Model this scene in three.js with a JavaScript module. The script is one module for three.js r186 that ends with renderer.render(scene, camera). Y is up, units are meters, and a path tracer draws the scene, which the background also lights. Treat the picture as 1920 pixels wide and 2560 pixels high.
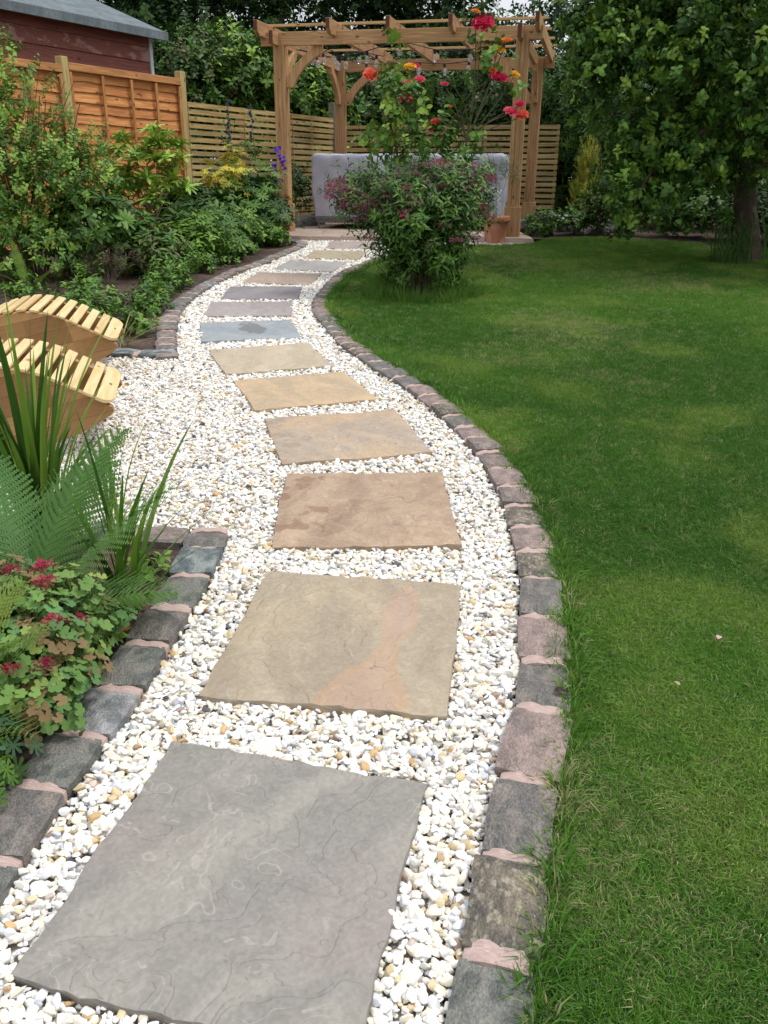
import * as THREE from 'three';
import { mergeGeometries } from 'three/addons/utils/BufferGeometryUtils.js';
import { RoundedBoxGeometry } from 'three/addons/geometries/RoundedBoxGeometry.js';

// ---------- camera, sky, sun, exposure ----------
const scene = new THREE.Scene();
const camera = new THREE.PerspectiveCamera(62.0, 768 / 1024, 0.05, 400);
camera.position.set(0, 1.23, 0);
camera.rotation.order = 'YXZ';
camera.rotation.set(-0.3731, 0, 0.0095);

const SUN = new THREE.Vector3(0.62, 1.25, -0.05).normalize();
const sun = new THREE.DirectionalLight(new THREE.Color(1.0, 0.96, 0.9), 1.8);
sun.position.copy(SUN).multiplyScalar(40).add(new THREE.Vector3(0, 0, -6));
sun.target.position.set(0, 0, -6);
sun.castShadow = true; sun.shadow.radius = 24; sun.shadow.mapSize.set(2048, 2048);
Object.assign(sun.shadow.camera, { left: -18, right: 18, top: 18, bottom: -18, near: 1, far: 90 });
scene.add(sun, sun.target);

const renderer = new THREE.WebGLRenderer({ antialias: true });
renderer.setSize(768, 1024);
renderer.toneMapping = THREE.LinearToneMapping;
renderer.toneMappingExposure = 1.22;
renderer.shadowMap.enabled = true;

// ---------- random numbers and noise ----------
function rng(seed) { let a = seed >>> 0; return () => { a = (a + 0x6d2b79f5) >>> 0; let t = Math.imul(a ^ (a >>> 15), 1 | a); t = (t + Math.imul(t ^ (t >>> 7), 61 | t)) ^ t; return ((t ^ (t >>> 14)) >>> 0) / 4294967296; }; }
const R0 = rng(7);
const rr = (r, a, b) => a + (b - a) * r();
const clamp = (x, a, b) => Math.max(a, Math.min(b, x));
const mix = (a, b, t) => a + (b - a) * t;
const sstep = (a, b, x) => { const t = clamp((x - a) / (b - a), 0, 1); return t * t * (3 - 2 * t); };
function hash(ix, iy, s) { let h = Math.imul(ix, 374761393) + Math.imul(iy, 668265263) + Math.imul(s, 2147483647 - 1013); h = Math.imul(h ^ (h >>> 13), 1274126177); return ((h ^ (h >>> 16)) >>> 0) / 4294967296; }
function vn(x, y, s = 0, px = 0, py = 0) {           // value noise, periodic when px / py are set
  const ix = Math.floor(x), iy = Math.floor(y), fx = x - ix, fy = y - iy;
  const u = fx * fx * (3 - 2 * fx), v = fy * fy * (3 - 2 * fy);
  const w = (i, p) => (p ? ((i % p) + p) % p : i);
  const a = hash(w(ix, px), w(iy, py), s), b = hash(w(ix + 1, px), w(iy, py), s), c = hash(w(ix, px), w(iy + 1, py), s), d = hash(w(ix + 1, px), w(iy + 1, py), s);
  return a + (b - a) * u + (c - a) * v + (a - b - c + d) * u * v;
}
function fbm(x, y, oct = 4, s = 0, px = 0, py = 0) { let t = 0, a = 0.5, n = 0; for (let i = 0; i < oct; i++) { t += a * vn(x, y, s + i * 17, px, py); n += a; a *= 0.5; x *= 2; y *= 2; px *= 2; py *= 2; } return t / n; }

// ---------- overcast sky ----------
{
  const w = 512, h = 256, d = new Float32Array(w * h * 4);
  for (let j = 0; j < h; j++) for (let i = 0; i < w; i++) {
    const el = ((j + 0.5) / h - 0.5) * Math.PI, az = (i + 0.5) / w * 2 * Math.PI - Math.PI;
    const dir = new THREE.Vector3(Math.cos(el) * Math.cos(az), Math.sin(el), Math.cos(el) * Math.sin(az));
    const e = Math.max(0, dir.y);
    const c = fbm(az / (2 * Math.PI) * 12 + 12, el * 5 + 9, 5, 3, 12, 0);
    const cl = sstep(0.32, 0.66, c);
    const L = (0.62 + 0.5 * e) * mix(0.85, 1.1, cl) + 0.35 * Math.pow(Math.max(0, dir.dot(SUN)), 6);
    const k = (j * w + i) * 4;
    d[k] = L * mix(0.82, 0.99, cl); d[k + 1] = L * mix(0.92, 1.0, cl); d[k + 2] = L * mix(1.1, 1.03, cl); d[k + 3] = 1;
  }
  const t = new THREE.DataTexture(d, w, h, THREE.RGBAFormat, THREE.FloatType);
  t.mapping = THREE.EquirectangularReflectionMapping; t.magFilter = t.minFilter = THREE.LinearFilter; t.needsUpdate = true;
  scene.background = t; scene.environment = t;
}

// ---------- names, labels ----------
const taken = new Map();
function numbered(name) { const n = taken.get(name) ?? 0; taken.set(name, n + 1); return n ? `${name}_${String(n).padStart(3, '0')}` : name; }
function shadow(o) { o.castShadow = o.receiveShadow = true; return o; }
function tag(o, label, category, group, kind) { o.userData.label = label; if (category) o.userData.category = category; if (group) o.userData.group = group; if (kind) o.userData.kind = kind; return o; }
function thing(name, label, category, p = [0, 0, 0], ry = 0, group) { const g = new THREE.Group(); g.name = numbered(name); g.position.set(...p); g.rotation.y = ry; scene.add(g); return tag(g, label, category, group); }
function mesh(name, geo, mat, parent) { const m = shadow(new THREE.Mesh(geo, mat)); m.name = parent ? name : numbered(name); (parent ?? scene).add(m); return m; }
function structure(name, geo, mat, label) { const m = mesh(name, geo, mat); m.userData.kind = 'structure'; if (label) m.userData.label = label; return m; }
function inst(name, geo, mat, list, parent) {         // list of [matrix, colour]; uncountable small pieces
  const m = shadow(new THREE.InstancedMesh(geo, mat, list.length)); m.name = parent ? name : numbered(name); m.userData.kind = 'stuff';
  list.forEach(([mt, c], i) => { m.setMatrixAt(i, mt); m.setColorAt(i, c); });
  (parent ?? scene).add(m); return m;
}
const V = (x, y, z) => new THREE.Vector3(x, y, z);
const lin = (r, g, b) => new THREE.Color().setRGB(r, g, b);
const srgb = (r, g, b) => new THREE.Color().setRGB(r / 255, g / 255, b / 255, THREE.SRGBColorSpace);

// ---------- the lie of the land: the garden climbs gently from the camera to the patio ----------
function hgt(x, z) {
  const K = 0.82, d = clamp(-z, -3, 10.4) / K;
  let h = K * (0.0671 * d - 0.003857 * d * d + 0.0002082 * d ** 3);
  const D = -z;
  if (D > 10.4) h = mix(h, 0.585, sstep(10.4, 11.1, D));
  if (D > 13.2) h += 0.17 * sstep(13.2, 14.4, D);
  const side = Math.max(0, Math.abs(x) - 2) * 0.012;
  return h + side;
}
const slopeAt = z => (hgt(0, z - 0.15) - hgt(0, z + 0.15)) / 0.3;

// ---------- textures ----------
function tex(w, h, fn, srgbOut = true) {
  const d = new Uint8Array(w * h * 4);
  for (let j = 0; j < h; j++) for (let i = 0; i < w; i++) { const c = fn(i / w, j / h, i, j), k = (j * w + i) * 4; d[k] = clamp(c[0], 0, 255); d[k + 1] = clamp(c[1], 0, 255); d[k + 2] = clamp(c[2], 0, 255); d[k + 3] = 255; }
  const t = new THREE.DataTexture(d, w, h); t.wrapS = t.wrapT = THREE.RepeatWrapping; t.magFilter = THREE.LinearFilter; t.minFilter = THREE.LinearMipmapLinearFilter; t.generateMipmaps = true;
  if (srgbOut) t.colorSpace = THREE.SRGBColorSpace; t.needsUpdate = true; return t;
}
const mixc = (a, b, t) => [mix(a[0], b[0], t), mix(a[1], b[1], t), mix(a[2], b[2], t)];
function woodTex(light, dark, o = {}) {               // 2 m along u, 0.3 m across v
  const s = o.seed ?? 1, kn = [];
  const r = rng(s * 91 + 5); for (let i = 0; i < (o.knots ?? 7); i++) kn.push([r(), r(), rr(r, 0.5, 1.2)]);
  const field = (u, v) => {
    let bend = 0, k = 0;
    for (const [a, b, q] of kn) { let du = Math.abs(u - a); du = Math.min(du, 1 - du) * 2; let dv = v - b; dv -= Math.round(dv); dv *= 0.3; const g = Math.exp(-(du * du) / 0.004 / q - dv * dv / 0.0006 / q); bend += g * 0.9 * Math.sign(dv || 1); k = Math.max(k, Math.exp(-(du * du) / 0.00035 / q - dv * dv / 0.00008 / q)); }
    const w = fbm(u * 6, v * 3, 3, s, 6, 3) * 2.2;
    const g = fbm(u * 10, v * 26 + w + bend * 2, 4, s + 9, 10, 0);
    const fine = fbm(u * 40, v * 160, 2, s + 21, 40, 160);
    const blotch = fbm(u * 5, v * 2, 3, s + 40, 5, 2);
    return [g, fine, k, blotch];
  };
  const map = tex(1024, 256, (u, v) => { const [g, f, k, b] = field(u, v); let c = mixc(dark, light, clamp(sstep(0.25, 0.75, g) * 0.75 + f * 0.35 - 0.1 + (b - 0.5) * (o.blotch ?? 0.5), 0, 1)); if (k > 0.05) c = mixc(c, o.knot ?? [dark[0] * 0.55, dark[1] * 0.5, dark[2] * 0.45], clamp(k * 1.3, 0, 0.9)); return c; });
  const bump = tex(512, 256, (u, v) => { const [g, f] = field(u, v); const q = 255 * (0.55 * g + 0.45 * f); return [q, q, q]; }, false);
  return { map, bump };
}
function woodMat(light, dark, o = {}) { const t = woodTex(light, dark, o); return new THREE.MeshStandardMaterial({ map: t.map, bumpMap: t.bump, bumpScale: o.bump ?? 0.002, roughness: o.rough ?? 0.8 }); }
// box with uv in metres: u follows the longest side
function timber(lx, ly, lz, o = {}) {
  const g = o.round === 0 ? new THREE.BoxGeometry(lx, ly, lz, o.sx ?? 1, o.sy ?? 1, o.sz ?? 1) : new RoundedBoxGeometry(lx, ly, lz, 1, Math.min(o.round ?? 0.005, lx * 0.3, ly * 0.3, lz * 0.3));
  boxUV(g, lx >= ly && lx >= lz ? 0 : ly >= lz ? 1 : 2, o.off ?? [R0(), R0()]); return g;
}
function boxUV(g, axis, off) {
  const p = g.attributes.position, n = g.attributes.normal, uv = g.attributes.uv ?? new THREE.BufferAttribute(new Float32Array(p.count * 2), 2);
  for (let i = 0; i < p.count; i++) {
    const P = [p.getX(i), p.getY(i), p.getZ(i)], N = [Math.abs(n.getX(i)), Math.abs(n.getY(i)), Math.abs(n.getZ(i))];
    const oth = [0, 1, 2].filter(k => k !== axis); let u, v;
    if (N[axis] > N[oth[0]] && N[axis] > N[oth[1]]) { u = P[oth[0]] * 0.6; v = P[oth[1]]; } else { u = P[axis]; v = N[oth[0]] > N[oth[1]] ? P[oth[1]] + 0.1 : P[oth[0]]; }
    uv.setXY(i, u / 2 + off[0], v / 0.3 + off[1]);
  }
  g.setAttribute('uv', uv);
}
function planeUV(g, s, off = [0, 0]) { const p = g.attributes.position, a = new Float32Array(p.count * 2); for (let i = 0; i < p.count; i++) { a[2 * i] = p.getX(i) / s + off[0]; a[2 * i + 1] = -p.getZ(i) / s + off[1]; } g.setAttribute('uv', new THREE.BufferAttribute(a, 2)); return g; }
function triUV(g, s) { const p = g.attributes.position, n = g.attributes.normal, a = new Float32Array(p.count * 2); for (let i = 0; i < p.count; i++) { const x = Math.abs(n.getX(i)), y = Math.abs(n.getY(i)), z = Math.abs(n.getZ(i)), k = y >= x && y >= z ? [p.getX(i), p.getZ(i)] : x > z ? [p.getZ(i), p.getY(i)] : [p.getX(i), p.getY(i)]; a[2 * i] = k[0] / s; a[2 * i + 1] = k[1] / s; } g.setAttribute('uv', new THREE.BufferAttribute(a, 2)); return g; }
function tube(pts, r0, r1, seg = 8, rad = 6) {        // tapered tube through points
  const c = new THREE.CatmullRomCurve3(pts), g = new THREE.TubeGeometry(c, seg, 1, rad, false), p = g.attributes.position, q = V();
  for (let i = 0; i <= seg; i++) { c.getPointAt(i / seg, q); const r = mix(r0, r1, i / seg); for (let j = 0; j <= rad; j++) { const k = i * (rad + 1) + j; p.setXYZ(k, q.x + (p.getX(k) - q.x) * r, q.y + (p.getY(k) - q.y) * r, q.z + (p.getZ(k) - q.z) * r); } }
  return g;
}
const strip = g => { const n = g.index ? g.toNonIndexed() : g; for (const k of Object.keys(n.attributes)) if (!['position', 'normal', 'uv'].includes(k)) n.deleteAttribute(k); return n; };
const merge = list => mergeGeometries(list.map(strip));
const place = (g, x, y, z, rx = 0, ry = 0, rz = 0) => g.applyMatrix4(new THREE.Matrix4().compose(V(x, y, z), new THREE.Quaternion().setFromEuler(new THREE.Euler(rx, ry, rz)), V(1, 1, 1)));
// polyline helpers in the x,z plane
function polyAt(pts) {
  const L = [0]; for (let i = 1; i < pts.length; i++) L.push(L[i - 1] + Math.hypot(pts[i][0] - pts[i - 1][0], pts[i][1] - pts[i - 1][1]));
  const c = new THREE.CatmullRomCurve3(pts.map(p => V(p[0], 0, p[1])), false, 'centripetal'); c.arcLengthDivisions = 600;
  const total = c.getLength();
  return { total, at: s => { const u = clamp(s / total, 0, 1), p = c.getPointAt(u), t = c.getTangentAt(u); return { x: p.x, z: p.z, tx: t.x, tz: t.z }; } };
}
function inside(poly, x, z) { let c = false; for (let i = 0, j = poly.length - 1; i < poly.length; j = i++) { const [xi, zi] = poly[i], [xj, zj] = poly[j]; if ((zi > z) !== (zj > z) && x < (xj - xi) * (z - zi) / (zj - zi) + xi) c = !c; } return c; }
function sheet(x0, x1, z0, z1, cell, height, keep) {  // heightfield of the cells for which keep(x, z)
  const nx = Math.ceil((x1 - x0) / cell), nz = Math.ceil((z1 - z0) / cell), pos = [], idx = [], id = new Map();
  const vert = (i, j) => { const k = i * 100000 + j; if (!id.has(k)) { const x = x0 + i * cell, z = z0 + j * cell; id.set(k, pos.length / 3); pos.push(x, height(x, z), z); } return id.get(k); };
  for (let i = 0; i < nx; i++) for (let j = 0; j < nz; j++) if (keep(x0 + (i + 0.5) * cell, z0 + (j + 0.5) * cell)) { const a = vert(i, j), b = vert(i + 1, j), c = vert(i, j + 1), d = vert(i + 1, j + 1); idx.push(a, c, b, b, c, d); }
  const g = new THREE.BufferGeometry(); g.setAttribute('position', new THREE.Float32BufferAttribute(pos, 3)); g.setIndex(idx); g.computeVertexNormals(); return planeUV(g, 1);
}
// ---------- lines of the garden (x, z) ----------
const rightInner = [[-0.03, -0.2], [0.04, -0.6], [0.098, -0.904], [0.131, -1.03], [0.181, -1.228], [0.24, -1.438], [0.307, -1.68], [0.336, -1.806], [0.371, -2.065], [0.4, -2.273], [0.412, -2.453], [0.42, -2.688], [0.416, -2.941], [0.397, -3.19], [0.334, -3.551], [0.239, -3.915], [0.132, -4.255], [-0.063, -4.721], [-0.189, -5.041], [-0.31, -5.392], [-0.413, -5.829], [-0.505, -6.173], [-0.558, -6.507], [-0.572, -6.806], [-0.55, -7.265], [-0.471, -8.047], [-0.345, -8.556], [-0.204, -9.005], [0.02, -9.42], [0.4, -9.88], [0.95, -10.25], [1.4, -10.42]];
const leftFar = [[-1.207, -4.93], [-1.31, -5.35], [-1.399, -5.766], [-1.46, -6.1], [-1.505, -6.5], [-1.518, -6.939], [-1.492, -7.237], [-1.427, -7.838], [-1.318, -8.4], [-1.192, -8.812], [-1.076, -9.311], [-0.992, -9.695], [-0.91, -10.1], [-0.95, -10.42], [-1.15, -10.6]];
const leftRow = [[-1.23, -4.95], [-1.5, -4.97], [-1.75, -5.01], [-2.3, -5.06], [-3.2, -5.1]];
const nearLeft = [[-0.74, -0.45], [-0.69, -0.8], [-0.66, -1.05], [-0.645, -1.215], [-0.624, -1.4], [-0.591, -1.56], [-0.561, -1.724], [-0.544, -1.912], [-0.525, -2.083], [-0.508, -2.338], [-0.512, -2.58]];
const nearRow = [[-0.63, -2.6], [-0.8, -2.61], [-0.95, -2.62], [-1.5, -2.68], [-3.2, -2.76]];
const shift = (pts, k) => pts.map((p, i) => { const a = pts[Math.max(0, i - 1)], b = pts[Math.min(pts.length - 1, i + 1)], dx = b[0] - a[0], dz = b[1] - a[1], l = Math.hypot(dx, dz); return [p[0] - dz / l * k, p[1] + dx / l * k]; });  // k > 0: to the right of the walking direction
const KW = 0.122;
const pathPoly = [...rightInner, [1.66, -10.46], [1.66, -10.7], ...[...leftFar].reverse(), ...leftRow.slice(1), [-3.2, -2.75], ...[...nearRow].reverse().map(p => [p[0], p[1]]), ...[...nearLeft].reverse()];
const lawnPoly = [...shift(rightInner, KW * 0.5), [1.72, -10.55], [2.0, -10.92], [2.63, -11.0], [3.2, -10.75], [3.75, -10.5], [4.4, -9.95], [5.2, -9.5], [12, -9.2], [12, 1], [0.05, 1]];
const slabs = [   // x, z, turn, width, depth
  [-0.246, -1.197, -0.22, 0.56, 0.58], [-0.101, -1.973, -0.126, 0.58, 0.62], [-0.064, -2.804, 0.043, 0.604, 0.63], [-0.177, -3.584, 0.255, 0.619, 0.604], [-0.419, -4.29, 0.348, 0.61, 0.56], [-0.681, -4.962, 0.339, 0.611, 0.591], [-0.91, -5.721, 0.219, 0.625, 0.594], [-1.016, -6.479, 0.096, 0.625, 0.56], [-1.012, -7.178, 0.04, 0.609, 0.599], [-0.928, -7.918, -0.096, 0.597, 0.61], [-0.742, -8.688, -0.179, 0.59, 0.62], [-0.538, -9.446, -0.116, 0.58, 0.587], [-0.36, -10.2, -0.06, 0.6, 0.56]];
const inSlab = (x, z, m) => slabs.some(([a, b, t, w, d]) => { const dx = x - a, dz = z - b, c = Math.cos(t), s = Math.sin(t), lx = dx * c - dz * s, lz = dx * s + dz * c; return Math.abs(lx) < w / 2 + m && Math.abs(lz) < d / 2 + m; });

// ---------- ground sheets ----------
const soilTex = tex(512, 512, (u, v) => { const n = fbm(u * 8, v * 8, 5, 5, 8, 8), f = fbm(u * 60, v * 60, 2, 8, 60, 60), k = clamp(n * 0.6 + f * 0.6 - 0.1, 0, 1); return mixc([38, 28, 22], [104, 84, 70], k); });
const soilBump = tex(512, 512, (u, v) => { const q = 255 * (0.5 * fbm(u * 12, v * 12, 4, 15, 12, 12) + 0.5 * fbm(u * 60, v * 60, 3, 18, 60, 60)); return [q, q, q]; }, false);
const M = {};
M.soil = new THREE.MeshStandardMaterial({ map: soilTex, bumpMap: soilBump, bumpScale: 0.02, roughness: 0.95 });
{
  const g = new THREE.PlaneGeometry(240, 240, 60, 60); g.rotateX(-Math.PI / 2); const p = g.attributes.position;
  for (let i = 0; i < p.count; i++) p.setY(i, hgt(p.getX(i), clamp(p.getZ(i), -15, 3)) - 0.35);
  g.computeVertexNormals(); structure('ground', planeUV(g, 1.3), M.soil, 'dark earth under the whole garden');
}
const bedH = (x, z) => hgt(x, z) - 0.015 + 0.05 * (fbm(x * 3 + 50, z * 3 + 50, 3, 31) - 0.45) + 0.02 * (fbm(x * 14 + 50, z * 14 + 50, 2, 33) - 0.5);
const bedFar = [...shift(leftFar, -KW * 0.5), [-1.4, -10.75], [-1.42, -12.2], [-0.9, -14.2], [2.0, -13.9], [2.3, -12.4], [1.75, -10.9], [2.0, -10.9], [2.63, -10.95], [3.2, -10.7], [3.75, -10.45], [4.4, -9.9], [5.2, -9.45], [9, -9.1], [9, -20], [-9, -20], [-9, -5.05], [-3.2, -5.15], [-1.75, -5.06], [-1.3, -5.0]];
structure('flower_bed', sheet(-9, 9, -20, -4.9, 0.1, bedH, (x, z) => inside(bedFar, x, z)), M.soil, 'dark crumbly soil of the long flower bed');
const bedNear = [...shift(nearLeft, -KW * 0.5), [-3.5, -2.72], [-3.5, -0.3], [-0.8, -0.3]];
structure('flower_bed', sheet(-3.5, -0.4, -2.75, -0.3, 0.05, bedH, (x, z) => inside(bedNear, x, z)), M.soil, 'dark soil of the small bed between the ferns');
const lawnTex = tex(512, 512, (u, v) => { const n = fbm(u * 30, v * 30, 4, 51, 30, 30), m = fbm(u * 5, v * 5, 3, 55, 5, 5); return mixc(mixc([52, 64, 24], [86, 92, 40], n), [70, 62, 38], sstep(0.5, 0.8, m) * 0.5); });
M.turf = new THREE.MeshStandardMaterial({ map: lawnTex, roughness: 1 });
structure('lawn', sheet(-0.6, 12, -11.1, 1, 0.06, (x, z) => hgt(x, z) - 0.018, (x, z) => inside(lawnPoly, x, z)), M.turf, 'mown lawn beside the curving path');
const gritTex = tex(512, 512, (u, v) => { const n = fbm(u * 50, v * 50, 3, 61, 50, 50); return mixc([150, 138, 120], [214, 206, 192], n); });
M.grit = new THREE.MeshStandardMaterial({ map: gritTex, roughness: 1 });
structure('path', sheet(-3.2, 1.7, -10.72, -0.2, 0.03, (x, z) => hgt(x, z) - 0.036, (x, z) => inside(pathPoly, x, z)), M.grit, 'gritty bed of the garden path under the pebbles');

// ---------- riven sandstone stepping stones ----------
const slabLooks = [
  { c: [[156, 149, 137], [140, 134, 125], [151, 139, 131], [176, 167, 153]], tone: 0.93, label: 'mottled grey sandstone slab with mauve clouds and pale wavy lines', big: 1 },
  { c: [[176, 158, 130], [160, 143, 118], [182, 160, 128], [186, 170, 144]], flare: 1, tone: 0.94, label: 'tan sandstone slab with a pink and orange flame-shaped stain', big: 1 },
  { c: [[168, 140, 112], [148, 121, 97], [179, 150, 118], [185, 163, 139]], iron: 1, label: 'brown sandstone slab with rusty flakes along one side', big: 1 },
  { c: [[178, 154, 126], [160, 142, 122], [184, 152, 116], [194, 176, 152]], iron: 0.4, label: 'light brown sandstone slab with dark cracks and cream veins' },
  { c: [[188, 158, 120], [172, 148, 116], [196, 164, 120], [196, 176, 146]], label: 'warm orange tan sandstone slab, between a beige slab and a veined brown slab' },
  { c: [[184, 166, 138], [172, 154, 128], [188, 168, 138], [192, 178, 154]], label: 'plain beige sandstone slab next to the blue grey slab' },
  { c: [[146, 152, 154], [134, 142, 146], [152, 156, 154], [164, 168, 168]], wet: 1, label: 'blue grey sandstone slab with a dark smudge on top' },
  { c: [[158, 146, 142], [146, 134, 132], [164, 148, 142], [170, 160, 156]], label: 'pinkish grey sandstone slab just past the blue grey slab' },
  { c: [[138, 130, 130], [128, 120, 122], [142, 132, 130], [150, 144, 142]], label: 'dark mauve grey sandstone slab, before the path bends towards the pergola' },
  { c: [[168, 146, 128], [156, 134, 118], [172, 148, 128], [178, 160, 144]], label: 'pinkish tan sandstone slab on the bend, fourth from the patio' },
  { c: [[158, 152, 148], [148, 142, 138], [160, 154, 148], [170, 166, 160]], label: 'pale grey sandstone slab, third from the patio' },
  { c: [[170, 154, 122], [160, 144, 114], [172, 156, 124], [180, 166, 138]], crack: 1, label: 'olive tan sandstone slab beside the spirea bush, second from the patio' },
  { c: [[164, 146, 138], [152, 134, 128], [166, 148, 138], [174, 160, 152]], label: 'dusty pink sandstone slab, last before the patio' }];
function slabTex(k, look) {
  const n = look.big ? 768 : 320, s = 100 + k * 13, th = 1.1 + (k * 0.7) % 1.1, cs = Math.cos(th), sn = Math.sin(th), [a, b, c, hi] = look.c;
  const field = (u, v) => {
    const p = u * cs + v * sn, q = -u * sn + v * cs;
    const wx = fbm(u * 3 + 9, v * 3 + 4, 4, s) - 0.5, wy = fbm(u * 3 + 31, v * 3 + 17, 4, s + 3) - 0.5;
    const band = fbm(p * 2.2 + wx * 1.6 + 20, q * 9 + wy * 2 + 20, 4, s + 5);
    const lam = fbm(p * 2.0 + wx * 2.2 + 40, q * 3.2 + wy * 2.2 + 40, 5, s + 7) * 5.5;
    return { band, lam, wx, wy, big: fbm(u * 2.2 + 60 + wx, v * 2.2 + 60 + wy, 3, s + 9), fine: fbm(u * 90 + 5, v * 90 + 5, 2, s + 11), mid: fbm(u * 22 + 5, v * 22 + 5, 3, s + 12) };
  };
  const map = tex(n, n, (u, v) => {
    const f = field(u, v); let col = mixc(b, a, sstep(0.3, 0.7, f.band)); col = mixc(col, c, sstep(0.45, 0.72, f.big) * 0.85);
    const fr = f.lam - Math.floor(f.lam), gate = sstep(0.36, 0.56, fbm(u * 4 + 80, v * 4 + 80, 2, s + 15));
    col = mixc(col, b, (hash(Math.floor(f.lam), 3, s) - 0.5) * 0.5 + 0.1);
    const line = Math.max(0, 1 - Math.abs(fr - 0.5) / 0.045) * gate; col = mixc(col, hi, line * 0.75);
    const g = (f.fine - 0.5) * 20 + (f.mid - 0.5) * 12; col = [col[0] + g, col[1] + g, col[2] + g];
    if (look.flare) {
      const t = v + f.wy * 0.1, cu = mix(0.66, 0.73, sstep(0, 0.7, t)) + f.wx * 0.05;
      const hw = t < 0.45 ? mix(0.2, 0.045, sstep(0, 0.42, t)) : mix(0.045, 0.085, sstep(0.45, 0.62, t)) * (1 - sstep(0.78, 0.97, t));
      const e = (hw - Math.abs(u - cu)) / 0.02; const m = sstep(-0.4, 1, e);
      col = mixc(col, mixc([196, 146, 104], [186, 148, 132], sstep(0, 5, e) * 0.6 + sstep(0.3, 0.6, t) * 0.4), m * 0.5);
    }
    if (look.iron) { const m = sstep(0.56, 0.7, fbm(u * 9 + 3, v * 9 + 3, 4, s + 30)) * (u < 0.28 + f.wx * 0.2 ? 1 : 0.25); col = mixc(col, [112, 70, 44], m * 0.4 * look.iron); }
    if (look.wet) { const m = sstep(0.42, 0.55, fbm(u * 12, v * 6, 3, s + 40) + 0.35 - Math.hypot((u - 0.56) / 0.14, (v - 0.6) / 0.45) * 0.45); col = mixc(col, [104, 104, 104], m * 0.75); }
    if (look.crack) { const m = 1 - Math.abs(u - 0.62 - (v - 0.5) * -0.45 + f.wx * 0.03) / 0.006; col = mixc(col, [96, 84, 66], clamp(m, 0, 1)); }
    const ck = Math.abs(fbm(u * 5 + 7, v * 5 + 7, 3, s + 50) - 0.5), chip = (1 - sstep(0.002, 0.006, ck)) * sstep(0.72, 0.8, fbm(u * 7 + 3, v * 7 + 3, 2, s + 55)); col = mixc(col, [b[0] * 0.6, b[1] * 0.57, b[2] * 0.54], chip * (look.big ? 0.45 : 0.8));
    const gy = (col[0] + col[1] + col[2]) / 3, k2 = look.tone ?? 0.99; return col.map(q => mix(gy, q, 0.84) * k2);
  });
  const bump = tex(n / 2, n / 2, (u, v) => { const f = field(u, v), fr = f.lam - Math.floor(f.lam); const q = 255 * clamp(0.42 * sstep(0.35, 0.65, fr) + 0.2 * f.mid + 0.08 * f.fine + 0.2 * f.big, 0, 1); return [q, q, q]; }, false);
  return new THREE.MeshStandardMaterial({ map, bumpMap: bump, bumpScale: 0.003, roughness: 0.72 });
}
function slabGeo(w, d, s) {
  const n = 22, pos = [], idx = [], uv = [], T = 0.038;
  const out = (a, b) => { // wobble of the sawn, chipped outline
    const e = Math.max(Math.abs(a), Math.abs(b)) * 2, k = sstep(0.9, 1, e);
    return [a * w + k * Math.sign(a) * (fbm(b * 14 + 30, s, 3, s) - 0.5) * 0.014 * (Math.abs(a) > 0.47 ? 1 : 0) + (fbm(b * 2 + 9, s, 2, s + 2) - 0.5) * 0.012, b * d + k * Math.sign(b) * (fbm(a * 14 + 60, s, 3, s + 5) - 0.5) * 0.014 * (Math.abs(b) > 0.47 ? 1 : 0) + (fbm(a * 2 + 9, s, 2, s + 7) - 0.5) * 0.012];
  };
  for (let j = 0; j <= n; j++) for (let i = 0; i <= n; i++) {
    const q = t => { const k = t / n; return k < 0.5 ? 0.5 * Math.pow(2 * k, 0.8) - 0.5 : 0.5 - 0.5 * Math.pow(2 - 2 * k, 0.8); };
    const a = q(i), b = q(j), [x, z] = out(a, b), rim = i === 0 || j === 0 || i === n || j === n;
    pos.push(x, (fbm(a * 4 + 20, b * 4 + 20, 4, s) - 0.5) * 0.007 - (rim ? 0.003 + 0.004 * hash(i, j, s) : 0), z); uv.push(a + 0.5, 0.5 - b);
  }
  const id = (i, j) => j * (n + 1) + i;
  for (let j = 0; j < n; j++) for (let i = 0; i < n; i++) idx.push(id(i, j), id(i, j + 1), id(i + 1, j), id(i + 1, j), id(i, j + 1), id(i + 1, j + 1));
  const ring = []; for (let i = 0; i < n; i++) ring.push(id(i, n)); for (let j = n; j > 0; j--) ring.push(id(n, j)); for (let i = n; i > 0; i--) ring.push(id(i, 0)); for (let j = 0; j < n; j++) ring.push(id(0, j));
  let prev = ring.map(k => { pos.push(pos[3 * k], pos[3 * k + 1], pos[3 * k + 2]); uv.push(uv[2 * k], uv[2 * k + 1]); return pos.length / 3 - 1; });
  for (const [dy, grow] of [[-0.010, 1.006], [-0.024, 1.001], [-T, 1.008]]) {
    const cur = ring.map((k, m) => { const jit = 1 + (hash(m, Math.round(dy * 1000), s) - 0.5) * 0.010; pos.push(pos[3 * k] * grow * jit, dy, pos[3 * k + 2] * grow * jit); uv.push(uv[2 * k] * 0.97 + dy * 2, uv[2 * k + 1] * 0.97 + dy * 2); return pos.length / 3 - 1; });
    for (let m = 0; m < ring.length; m++) { const q = (m + 1) % ring.length; idx.push(prev[m], cur[m], prev[q], prev[q], cur[m], cur[q]); }
    prev = cur;
  }
  const g = new THREE.BufferGeometry(); g.setAttribute('position', new THREE.Float32BufferAttribute(pos, 3)); g.setAttribute('uv', new THREE.Float32BufferAttribute(uv, 2)); g.setIndex(idx); g.computeVertexNormals(); return g;
}
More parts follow.
